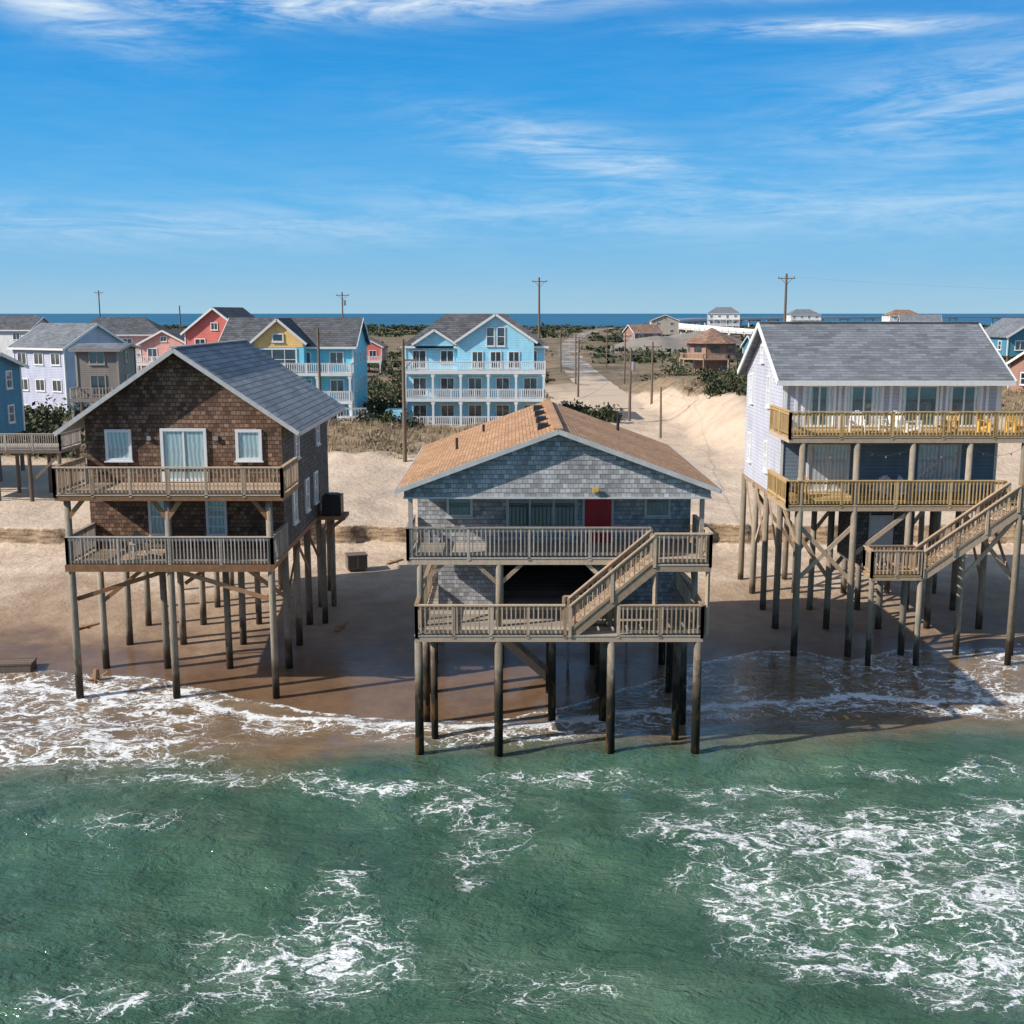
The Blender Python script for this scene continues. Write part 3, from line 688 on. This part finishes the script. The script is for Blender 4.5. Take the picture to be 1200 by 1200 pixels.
def sd(n,c): 
    if n not in S: S[n]=siding(n+'_siding',c,.18)
    return S[n]
LB=sd('light_blue',(.36,.74,.90)); TQ=sd('turquoise_blue',(.20,.68,.82)); YE=sd('butter_yellow',(.92,.60,.22)); CO=sd('coral_red',(.72,.17,.13)); PK=sd('salmon_pink',(.74,.40,.33)); LV=sd('pale_lavender',(.52,.54,.66)); TE=sd('teal_blue',(.07,.25,.34)); WH=sd('white',(.78,.78,.76)); GW=sd('grey_weathered',(.25,.215,.185)); BE=sd('beige',(.55,.46,.36)); BR=sd('brown_red',(.36,.20,.15))
M['brroof']=shingle('brown_roof_shingles',[(.20,.115,.08),(.34,.20,.14),(.44,.28,.20)],.5,.2)
M['dkroof']=shingle('charcoal_roof_shingles',[(.07,.072,.08),(.12,.125,.135),(.16,.168,.18)],.5,.2)
e=bg_house('light_blue_beach_house',-3.9,91,14.6,9,3,2.85,3.0,LB,'dkroof','x',z0=2.6,balc=(0,1,2),win=5,hip=4.5,glass='glass',bs=.22)
def frontgable(cx,hw,z0,ze,zp,yf,yb,wallmat,parent,roofmat='dkroof'):
    wl=MB(); rf=MB(); tr=MB()
    prism_y(wl,cx-hw,cx+hw,yf,yb,z0,ze,cx,zp-.1)
    s_=(zp-ze)/hw; o=.35
    for sg_ in (-1,1):
        a=[(cx,yf-o,zp),(cx,yb,zp),(cx+sg_*(hw+o),yb,ze-s_*o),(cx+sg_*(hw+o),yf-o,ze-s_*o)]
        if sg_>0: a=a[::-1]
        rf.slab(a,.12)
        tr.beam((cx,yf-o-.04,zp-.12),(cx+sg_*(hw+o),yf-o-.04,ze-s_*o-.12),.06,.24)
    wl.make('gable_wall',wallmat,parent); rf.make('gable_roof',M[roofmat],parent); tr.make('gable_trim',M['white'],parent)
frontgable(2.2,4.0,5.75,8.9,11.6,-5.4,1.5,LB,e); frontgable(-4.2,2.0,8.0,8.7,10.0,-5.0,1.0,LB,e)
tr=MB(); gl=MB(); P=face('-y',-5.4)
for c in (.3,2.2,4.1): window(tr,gl,P,c-.6,c+.6,5.9,7.7,fw=.1,mull=1,sill=False)
window(tr,gl,P,1.2,2.1,8.2,10.2,fw=.1,hbar=1); window(tr,gl,P,2.3,3.2,8.2,10.2,fw=.1,hbar=1)
tr.make('gable_window_trim',M['white'],e); gl.make('gable_windows',M['glass'],e)
wl=MB(); wl.box(-9.2,-7.4,-.3,-7.45,-4.6,1.7); wl.make('entry_annex',LB,e)
e=bg_house('blue_and_yellow_beach_house',-23.2,90,13.5,11,3,2.85,2.7,TQ,'dkroof','x',z0=2.5,balc=(1,2),win=4,sidewin=3,bs=.22)
frontgable(-.6,2.6,5.0,9.0,11.2,-7.2,0,TQ,e)
wl=MB(); wl.add([(-3.1,-7.23,8.3),(1.9,-7.23,8.3),(1.9,-7.23,9.0),(-.6,-7.23,11.0),(-3.1,-7.23,9.0)],[(0,1,2,3,4)]); wl.make('yellow_gable_panel',YE,e)
tr=MB(); gl=MB(); P=face('-y',-7.2); window(tr,gl,P,-2.5,1.3,5.9,8.2,fw=.16,mull=2,hbar=1); P=face('-y',-7.24); window(tr,gl,P,-1.2,0,8.8,9.7,fw=.14)
tr.box(5.6,-9.5,0,8.6,-7.2,1.3); railing(tr,(5.6,-9.5),(8.6,-9.5),1.3,bal=.3); tr.make('yellow_gable_trim',M['white'],e); gl.make('yellow_gable_windows',M['glass'],e)
bg_house('coral_red_beach_house',-38.5,123,8.2,10,3,3.1,3.1,CO,'dkroof','y',win=2,z0=2.6,rot=-8)
bg_house('salmon_pink_beach_house',-62,150,14,10,3,2.9,2.4,PK,'dkroof','x',rot=6,hip=4,balc=(1,2),win=4,z0=2.5)
bg_house('salmon_pink_beach_house',-49.5,135,7,8,2,2.9,1.8,PK,'dkroof','y',rot=-5,win=2,stilts=1.5,balc=(1,))
bg_house('pale_lavender_beach_house',-50.3,97,8,9,3,2.9,2.4,LV,'gyroof','x',rot=-28,win=3,z0=2.0)
bg_house('teal_stilt_house',-38.6,44,6.2,8,2,2.4,1.0,TE,'gyroof','x',rot=0,stilts=3.1,win=2)
e=bg_house('weathered_grey_stilt_house',-39.0,76,3.9,5,2,2.3,.4,GW,'gyroof','x',rot=0,stilts=2.9,win=1,trim='grey',balc=(0,),sidewin=1)
H=empty('grey_wood_deck',(-31,40,2),wc=True); w=MB(); fr=MB(); deck(w,fr,-37,36.5,-28.4,40,5.5,5.75); railing(w,(-37,36.55),(-28.45,36.55),5.75); railing(w,(-28.45,36.55),(-28.45,40),5.75)
for x in (-36.8,-34.7,-32.6,-30.5,-28.6):
    for y in (36.7,39.8): pile(fr,x,y,1.5,5.5,.13)
fr.beam((-30.5,36.7,3.6),(-28.6,36.7,5.4),.06,.16); w.make('deck',M['grey'],H); fr.make('deck_frame',M['pole'],H)
bg_house('small_red_beach_house',-29.5,200,7,8,1,3,1.8,CO,'brroof','y',win=2,stilts=2.5,balc=(0,))
bg_house('small_white_beach_house',-37,175,6,7,2,2.8,2,WH,'gyroof','y',win=2,stilts=1)
for i,(x,y,w_,fl,c,r,rd,stl) in enumerate([(-96,190,11,2,WH,'dkroof','x',3),(-130,260,12,2,BE,'gyroof','y',3),(62,440,11,2,BE,'dkroof','y',3),(41,330,9,1,BR,'brroof','x',3),(52,200,8,1,TE,'gyroof','x',2),
    (56.5,80,9,1,BR,'brroof','x',.3),(71,128,7,1,TE,'gyroof','y',3),(-18,420,11,2,BE,'gyroof','y',2),(205,330,12,2,WH,'brroof','y',3),(152,400,14,2,WH,'gyroof','x',3),(-160,340,12,2,GW,'dkroof','x',3),(98,260,10,1,BE,'gyroof','x',3),(-8,330,8,1,WH,'gyroof','x',2)]):
    bg_house('distant_beach_house',x,y,w_,9,fl,2.9,2.2,c,r,rd,rot=random.uniform(-20,20),stilts=stl,win=2,sidewin=2)
bg_house('large_white_beach_house',115,600,17,14,4,3.2,3.2,WH,'gyroof','x',win=4,balc=(0,1,2,3),z0=1.5,rot=-10,hip=5)
bg_house('large_white_beach_house',168,640,17,14,4,3.0,3,WH,'gyroof','x',win=4,balc=(1,2,3),z0=1.5,hip=5)
bg_house('large_white_beach_house',212,600,17,14,4,2.9,3,WH,'brroof','x',win=3,z0=1.5,hip=5)
ex,ey=37.8,185; e=empty('octagonal_stilt_house',(ex,ey,ground(ex,ey)))
wl=MB(); rf=MB(); tr=MB(); gl=MB()
R=4.6; N=8; ring=lambda r,z:[(r*math.cos(math.pi*2*(i+.5)/N),r*math.sin(math.pi*2*(i+.5)/N),z) for i in range(N)]
a=ring(R*.75,.0); b_=ring(R*.75,2.6); c=ring(R,2.8); d_=ring(R,6.0); ev=ring(R+1.1,5.7)
for i in range(N):
    j=(i+1)%N; wl.poly([a[i],a[j],b_[j],b_[i]]); wl.poly([c[i],c[j],d_[j],d_[i]]); rf.poly([ev[i],ev[j],(0,0,8.6)]); rf.poly([ev[j],ev[i],(0,0,5.8)])
    tr.beam(c[i],d_[i],.14,.14); mid=Vector(c[i]).lerp(Vector(c[j]),.5)*1.004; tan=(Vector(c[j])-Vector(c[i])).normalized()
    gl.beam(mid-tan*.8+Vector((0,0,1.9)),mid+tan*.8+Vector((0,0,1.9)),.1,1.2)
    o1=ring(R+1.4,2.8); tr.beam(o1[i],o1[j],.15,.2); railing(tr,o1[i][:2],o1[j][:2],2.85,sp=2,bal=.3,bw=.06)
    tr.cyl((o1[i][0],o1[i][1],-.3),o1[i],.13,.13,6)
dk=ring(R+1.4,2.8); wl.poly(dk); 
wl.make('walls',BR,e); rf.make('roof',M['brroof'],e); tr.make('deck_and_trim',M['tan'],e); gl.make('windows',M['glass'],e)
# ------------------------------------------------------------------ roads, bridge, mound
m,g,b=newmat('sanded_asphalt'); o=g.obj(); s=g.new('ShaderNodeSeparateXYZ'); g.put(s.inputs[0],o)
cov=g.m('ADD',g.noise(o,.14,4,.65),g.m('MULTIPLY',g.smooth(s.outputs[1],210,110),.32))
g.put(b.inputs['Base Color'],g.mix(g.smooth(cov,.48,.62),g.ramp(g.noise(o,2,3,.7),[(.3,(.15,.148,.145)),(.7,(.24,.235,.225))]),(.57,.45,.33))); b.inputs['Roughness'].default_value=.85; asph=m
def strip(name,pts,wd,dz,mat):
    vs=[];fs=[]
    for i,p in enumerate(pts):
        a=Vector(pts[max(0,i-1)]); c=Vector(pts[min(len(pts)-1,i+1)]); t=(c-a).normalized(); n=Vector((-t.y,t.x))
        for s_ in (1,-1):
            q=Vector(p)+n*wd/2*s_; vs.append((q.x,q.y,ground(p[0],p[1])+dz))
    fs=[(2*i,2*i+1,2*i+3,2*i+2) for i in range(len(pts)-1)]
    mb=MB(); mb.add(vs,fs); return mb.make(name,mat)
rp=[(roadx(y),y) for y in np.arange(104,900,4)]
strip('asphalt_road',rp,6.4,.09,asph); strip('road_centre_line',[p for p in rp if 190<p[1]<420],.14,.10,paint('road_yellow',(.55,.38,.08),.6))
rp=[(x,112+.02*x) for x in np.arange(-160,9.5,3)]
strip('asphalt_road',rp,6,.12,asph)
con=paint('pale_concrete',(.66,.64,.61),.8,.10)
bp=[(190,480,2),(150,492,3.5),(112,512,5.2),(92,545,6.6),(84,600,7.6),(92,660,8.6),(118,740,9.2),(170,850,9.6),(300,1020,9.8),(520,1220,9.8),(1000,1450,9.8),(2200,1700,9.8)]
P3=[]
for i in range(len(bp)-1):
    for k in range(10):
        a=Vector(bp[max(0,i-1)]);p=Vector(bp[i]);q=Vector(bp[i+1]);c=Vector(bp[min(len(bp)-1,i+2)]); t=k/10
        P3.append(.5*((2*p)+(q-a)*t+(2*a-5*p+4*q-c)*t*t+(3*p-a-3*q+c)*t**3))
e=empty('highway_bridge',(150,700,0),wc=True); bd=MB(); pr=MB(); bk=MB()
for i,(p,q) in enumerate(zip(P3,P3[1:])):
    t=(q-p); t.z=0; t.normalize(); n=Vector((-t.y,t.x,0))
    pr.beam(p,q,12,1.0); 
    for s_ in (-6,6): bd.beam(p+n*s_+Vector((0,0,.9)),q+n*s_+Vector((0,0,.9)),.3,1.2)
    if i%2==0 and p.z>4:
        for s_ in (-4,4): bk.cyl((p+n*s_).xy.to_3d()+Vector((0,0,-1)),p+n*s_,.7,.7,7)
        bk.beam(p-n*5.8-Vector((0,0,.9)),p+n*5.8-Vector((0,0,.9)),1.2,1.0)
pr.make('bridge_deck',con,e); bd.make('bridge_parapets',M['white'],e); bk.make('bridge_piers',con,e)
mnd=paint('grey_spoil_sand',(.27,.24,.21),.95,.25,.15)
vs=[];n1=40;n2=14
for j in range(n2+1):
    for i in range(n1+1):
        u=i/n1;v_=j/n2; x=26+u*58; y=300+v_*30; hgt=(math.sin(math.pi*u)**.6)*math.sin(math.pi*v_)*(6+3*nz(x,y,.09,3)+1*nz(x,y,.4,5)); vs.append((x,y,1.8+hgt))
mb=MB(); mb.add(vs,[(j*(n1+1)+i,j*(n1+1)+i+1,(j+1)*(n1+1)+i+1,(j+1)*(n1+1)+i) for j in range(n2) for i in range(n1)]); mb.make('sand_mound',mnd,None,True)
# ------------------------------------------------------------------ utility poles and wires
ptops={}
def upole(x,y,top,arm=True,key=None,r=.16):
    z=ground(x,y); e=empty('utility_pole',(x,y,z)); p=MB(); h=top-z
    p.cyl((0,0,-.5),(random.uniform(-.1,.1),0,h),r,r*.65,8)
    if arm:
        p.beam((-1.1,0,h-.6),(1.1,0,h-.6),.1,.12); p.beam((-.7,0,h-.65),(0,0,h-1.4),.04,.05); p.beam((.7,0,h-.65),(0,0,h-1.4),.04,.05)
        for s_ in (-1,0,1): p.cyl((s_,0,h-.54),(s_,0,h-.32),.05,.04,6)
    p.make('pole_shaft',M['pole'],e); ptops[key]=(x,y,top-.35)
    if key in ('d','h'):
        t=MB(); t.cyl((.3,0,h-2.3),(.3,0,h-1.4),.22,.22,10); t.make('transformer',M['metal'],e)
upole(4.0,134,19.3,True,'a',.2); upole(35.2,115,19.2,True,'b',.22); upole(-8.1,51,12.3,False,'c',.17); upole(-8.9,60,11.0,True,'c2',.13); upole(12.4,86,10.6,True,'d'); upole(13.8,71,7.5,False,'e',.12)
upole(9.0,122,10.9,True,'f'); upole(10.2,150,11,True,'g'); upole(-29,165,17.8,True,'h'); upole(-106,265,20,True,'i',.22); upole(-18.5,76,12.8,True,'j'); upole(17,105,10.8,True,'k'); upole(18,150,11.2,True,'l'); upole(20,210,11.2,True,'m'); upole(-57,165,15.5,False,'n'); upole(9.5,190,11,True,'o')
wr=MB()
def wire(a,b_,sag=.8,off=0,r=.016):
    a=Vector(a)+Vector((off,0,0)); b_=Vector(b_)+Vector((off,0,0)); pr_=a
    for i in range(1,13):
        t=i/12; p=a.lerp(b_,t)-Vector((0,0,sag*4*t*(1-t))); wr.beam(pr_,p,r,r); pr_=p
for k1,k2 in (('c','c2'),('d','k'),('f','g'),('g','o'),('k','l'),('l','m'),('d','f')):
    for o_ in (-1,1): wire(ptops[k1],ptops[k2],.8,o_)
for k1,k2 in (('i','h'),('h','a'),('a','b')): wire(ptops[k1],ptops[k2],1.6)
wire(ptops['b'],(110,110,17.5),1.2); wire((ptops['d']),(1.5,12.5,10.4),1.2)
wr.make('power_lines',M['metal'])
# ------------------------------------------------------------------ vegetation
def leafcloud(name,items,mat):
    V=[];n_tot=0
    for (cx,cy,cz,rx,ry,rz,n,sz) in items:
        k=max(3,n//14); lc=rng.normal(size=(k,3)); lc/=np.linalg.norm(lc,axis=1)[:,None]; lc*=rng.uniform(.35,.95,(k,1)); lc[:,2]=np.abs(lc[:,2])*.9
        idx=rng.integers(0,k,n); p=lc[idx]+rng.normal(size=(n,3))*.2
        p=p*np.array([rx,ry,rz])+np.array([cx,cy,cz])
        a=rng.normal(size=(n,3)); a/=np.linalg.norm(a,axis=1)[:,None]; t=rng.normal(size=(n,3)); b_=np.cross(a,t); b_/=np.linalg.norm(b_,axis=1)[:,None]
        s_=sz*rng.uniform(.5,1.3,(n,1)); a=a*s_; b_=b_*s_*.6
        V.append(np.stack([p-a,p-b_,p+a,p+b_],1).reshape(-1,3)); n_tot+=n
    V=np.concatenate(V); F=np.arange(n_tot*4).reshape(-1,4)
    me=bpy.data.meshes.new(name); me.from_pydata(V.tolist(),[],F.tolist()); me.update(); me.materials.append(mat)
    ob=bpy.data.objects.new(name,me); scn.collection.objects.link(ob); return ob
def leafmat(name,cs):
    m,g,b=newmat(name); o=g.obj(); f=g.m('ADD',g.m('MULTIPLY',g.island(),.4),g.m('MULTIPLY',g.noise(o,.12,2,.7),.65))
    n=len(cs); g.put(b.inputs['Base Color'],g.ramp(f,[(.25+.5*i/(n-1),c) for i,c in enumerate(cs)])); b.inputs['Roughness'].default_value=.75; return m
gm=leafmat('scrub_foliage',[(.014,.026,.008),(.032,.052,.016),(.065,.070,.027),(.045,.065,.022)])
bm=leafmat('dry_scrub',[(.11,.075,.04),(.20,.14,.08),(.30,.22,.135)])
houses=[(-3.9,91,12,9),(-23.2,90,10,9),(-50,97,9,9),(-38,44,6,6),(-39.5,76,5,5),(37.8,185,8,8)]
def okp(x,y):
    if abs(x-roadx(y))<7 or abs(y-112-.02*x)<5: return False
    return all(abs(x-a)>c or abs(y-b_)>d_ for a,b_,c,d_ in houses)
near=[];dry=[]
while len(near)<420:
    x=random.uniform(-90,90); y=random.uniform(66,200)
    if abs(x)>12+ (y+36)*.5 or not okp(x,y): continue
    if nz(x,y,.03,77)<-.12: continue
    r=random.uniform(.9,2.3); near.append((x,y,ground(x,y)+.1,r,r,r*random.uniform(.6,1.0),110,.21))
for x,y,r in [(9.5,84,1.8),(7.5,87,1.5),(6.6,90,1.9),(10.5,88,1.3),(25,98,2.6),(29,101,2.2),(24,106,1.8),(34,104,2.5),(27,92,2.0),(31,95,1.7),(38,108,2.4),(-12,98,2.4),(-14,105,2.8),(-15,92,1.8),(-13.5,88,2.1),(-33,72,2.2),(-36,66,2.2),(-32,80,2),(37,120,3),(25,140,3),(-45,84,2.6),(6.5,99,1.5),(-30,62,1.6),(-28,70,1.8),(-34,60,2.3),(-40,62,2.4),(-31,67,2.0),(-43,70,2.6),(21,84,1.3),(23,76,1.2),(-13,82,1.2),
    (-14,120,3.2),(-16,128,3.4),(-11,124,2.8),(-18,122,3),(-13,135,3.3),(-20,130,3),(-38,58,2.2),(-36,54,1.8),(-44,60,2.6),(-47,66,2.6),(-41,56,1.8)]:
    near.append((x,y,ground(x,y)+.2,r,r,r*.85,420,.22))
while len(dry)<300:
    x=random.uniform(-70,70); y=random.uniform(54,170)
    if abs(x)>12+(y+36)*.5 or not okp(x,y) or vegmask(x,y)<.25: continue
    r=random.uniform(.5,1.3); dry.append((x,y,ground(x,y),r,r,r*.6,70,.16))
farv=[]
while len(farv)<2100:
    y=190+ (random.random()**1.3)*745; x=random.uniform(-1,1)*(25+(y+36)*.52)
    if abs(x-roadx(y))<8 or nz(x,y,.010,88)<-.20: continue
    r=random.uniform(1.6,3.4)*(1+y/1800); farv.append((x,y,ground(x,y),r*1.6,r,r*.55,34,.5*(1+y/700)))
for i in range(420):
    x=random.uniform(-700,700); y=random.uniform(860,935); r=random.uniform(4,8); farv.append((x,y,1.5,r*2,r,r*.42,40,1.4))
leafcloud('scrub_bushes',near,gm); leafcloud('dry_bushes',dry,bm); leafcloud('distant_scrub_thicket',farv,gm)
V=[]
cnt=0; tries=0
while cnt<6500 and tries<60000:
    tries+=1
    y=46+random.random()**1.3*62; x=random.uniform(-1,1)*(8+(y+36)*.5)
    vm_=vegmask(x,y)
    if vm_+.25*nz(x,y,.4,91)<.3 or random.random()>.45+vm_ or not okp(x,y): continue
    z=ground(x,y)-.03; cnt+=1
    for k in range(8):
        a=random.uniform(0,6.28); h_=random.uniform(.25,.65); l=random.uniform(.1,.4); w_=.035; bx=x+random.uniform(-.2,.2); by=y+random.uniform(-.2,.2)
        V+= [(bx-w_*math.sin(a),by+w_*math.cos(a),z),(bx+w_*math.sin(a),by-w_*math.cos(a),z),(bx+l*math.cos(a),by+l*math.sin(a),z+h_)]
me=bpy.data.meshes.new('dune_grass'); me.from_pydata(V,[],[(i,i+1,i+2) for i in range(0,len(V),3)]); me.update()
me.materials.append(leafmat('dune_grass_blades',[(.17,.12,.07),(.32,.23,.14),(.46,.35,.22),(.15,.15,.07)]))
ob=bpy.data.objects.new('dune_grass',me); scn.collection.objects.link(ob)
# ------------------------------------------------------------------ beach debris
e=empty('driftwood_stump',(-16.0,6.9,.2)); s_=MB()
s_.cyl((0,0,-.1),(.05,.05,.55),.16,.10,7)
for i in range(9):
    a=i*.7; s_.cyl((0,0,.12),(math.cos(a)*random.uniform(.3,.5),math.sin(a)*random.uniform(.3,.5),random.uniform(-.05,.5)),.06,.02,5)
s_.make('roots',M['brown'],e)
e=empty('timber_block',(-19.6,8.0,.42),.12); s_=MB(); s_.box(-.75,-.4,-.25,.75,.45,.25)
for k in range(4): s_.box(-.8,-.42+k*.22,.254,.8,-.24+k*.22,.32)
s_.make('timbers',M['pole'],e)
e=empty('storage_crate',(-8.0,22.3,1.22),.3); s_=MB()
s_.box(-.5,-.4,.1,.5,.4,.75); s_.box(-.53,-.43,.753,.53,.43,.82)
for k in (-.5,-.02,.42): s_.box(k,-.43,.1,k+.08,-.403,.74)
for k in (-.45,.35): s_.box(k,-.4,0,k+.1,.4,.098)
s_.make('crate_body',M['pole'],e)
for k in range(5):
    x,y=[(-7.4,13),(-6.2,24),(2,24.5),(9,22),(-18.5,13)][k]
    e=empty('driftwood_plank',(x,y,ground(x,y)+.04),random.uniform(0,3)); s_=MB(); s_.box(-.7,-.07,-.03,.7,.07,.03); s_.box(-.2,-.2,.031,-.08,.25,.06); s_.make('plank',M['brown'],e)
# ------------------------------------------------------------------ world, sun, camera
wd=bpy.data.worlds.new('World'); scn.world=wd; wd.use_nodes=True; nt=wd.node_tree; g=G(nt); bg=nt.nodes['Background']
try: wd.cycles.sampling_method='MANUAL'; wd.cycles.sample_map_resolution=256
except Exception as ex_: print(ex_)
sun=Vector((14.0,5.0,-10.6)).normalized()
el=math.asin(-sun.z); az=math.atan2(-sun.x,-sun.y)
sk=g.new('ShaderNodeTexSky',sky_type='NISHITA'); sk.sun_disc=False; sk.sun_elevation=el; sk.sun_rotation=az; sk.air_density=1.0; sk.dust_density=.8; sk.ozone_density=1.0
nish=g.mix(1,sk.outputs[0],(.14,.13,.12),'MULTIPLY')
tc=g.new('ShaderNodeTexCoord'); nv=g.new('ShaderNodeVectorMath',operation='NORMALIZE'); g.put(nv.inputs[0],tc.outputs['Generated'])
d=nv.outputs[0]; s=g.new('ShaderNodeSeparateXYZ'); g.put(s.inputs[0],d); dx,dy,dz=s.outputs
gr=g.ramp(dz,[(0,(.31,.57,.75)),(.03,(.225,.52,.79)),(.09,(.095,.45,.85)),(.18,(.018,.33,.79)),(.26,(.004,.25,.69)),(.5,(.04,.24,.58))])
base=g.mix(g.m('MULTIPLY',g.smooth(dz,.5,.26),.94),nish,gr)
c1=g.noise(g.scale(d,(2.2,2.2,13),(1.3,.4,.2)),1.6,5,.68,1.4); c2=g.noise(g.scale(d,(6,6,46),(0,2,0)),1.5,4,.7,1.2)
def blob(x0,z0,a,b_,st,tilt=0):
    zz=g.m('SUBTRACT',g.m('SUBTRACT',dz,z0),g.m('MULTIPLY',g.m('SUBTRACT',dx,x0),tilt))
    q=g.m('ADD',g.m('POWER',g.m('DIVIDE',g.m('SUBTRACT',dx,x0),a),2),g.m('POWER',g.m('ABSOLUTE',g.m('DIVIDE',zz,b_)),2))
    return g.m('MULTIPLY',g.m('EXPONENT',g.m('MULTIPLY',q,-1)),st)
acc=None
for bl in [(-.10,.243,.24,.013,.95,.05),(-.35,.235,.07,.02,.85,-.3),(.25,.250,.12,.008,1.0,0),(.25,.218,.09,.006,1.0,-.03),(.07,.125,.11,.022,.60,-.22),(.36,.16,.13,.04,.42,.10),(.2,.085,.35,.022,.34,0),(-.3,.070,.3,.016,.32,0)]:
    q=blob(*bl); acc=q if acc is None else g.m('MAXIMUM',acc,q)
tex=g.m('ADD',g.m('MULTIPLY',c1,.55),g.m('MULTIPLY',c2,.45))
cl=g.m('MULTIPLY',g.smooth(tex,.36,.68),g.m('ADD',.035,g.m('MULTIPLY',acc,1.0)))
cl=g.m('MULTIPLY',cl,1.2,clamp=True)
sky=g.mix(cl,base,(.80,.90,.98))
haze=g.m('MULTIPLY',g.smooth(dz,.04,.0),.22)
sky=g.mix(haze,sky,(.50,.68,.80))
g.put(bg.inputs[0],sky); bg.inputs[1].default_value=1.0
L=bpy.data.lights.new('sun','SUN'); L.energy=5.0; L.angle=math.radians(.5); L.color=(1,.94,.86)
lo=bpy.data.objects.new('sun',L); scn.collection.objects.link(lo); lo.rotation_euler=sun.to_track_quat('-Z','Y').to_euler(); lo.location=(-60,-20,60)
cam=bpy.data.cameras.new('camera'); cam.sensor_width=36; cam.lens=40.5; cam.clip_end=60000; cam.clip_start=.5
co=bpy.data.objects.new('camera',cam); scn.collection.objects.link(co); co.location=(0,-35.6,14.2); co.rotation_euler=(math.radians(90-9.79),0,0)
scn.camera=co
scn.view_settings.view_transform='Standard'; scn.view_settings.look='None'; scn.view_settings.exposure=0
print('faces',sum(len(o_.data.polygons) for o_ in bpy.data.objects if o_.type=='MESH'))
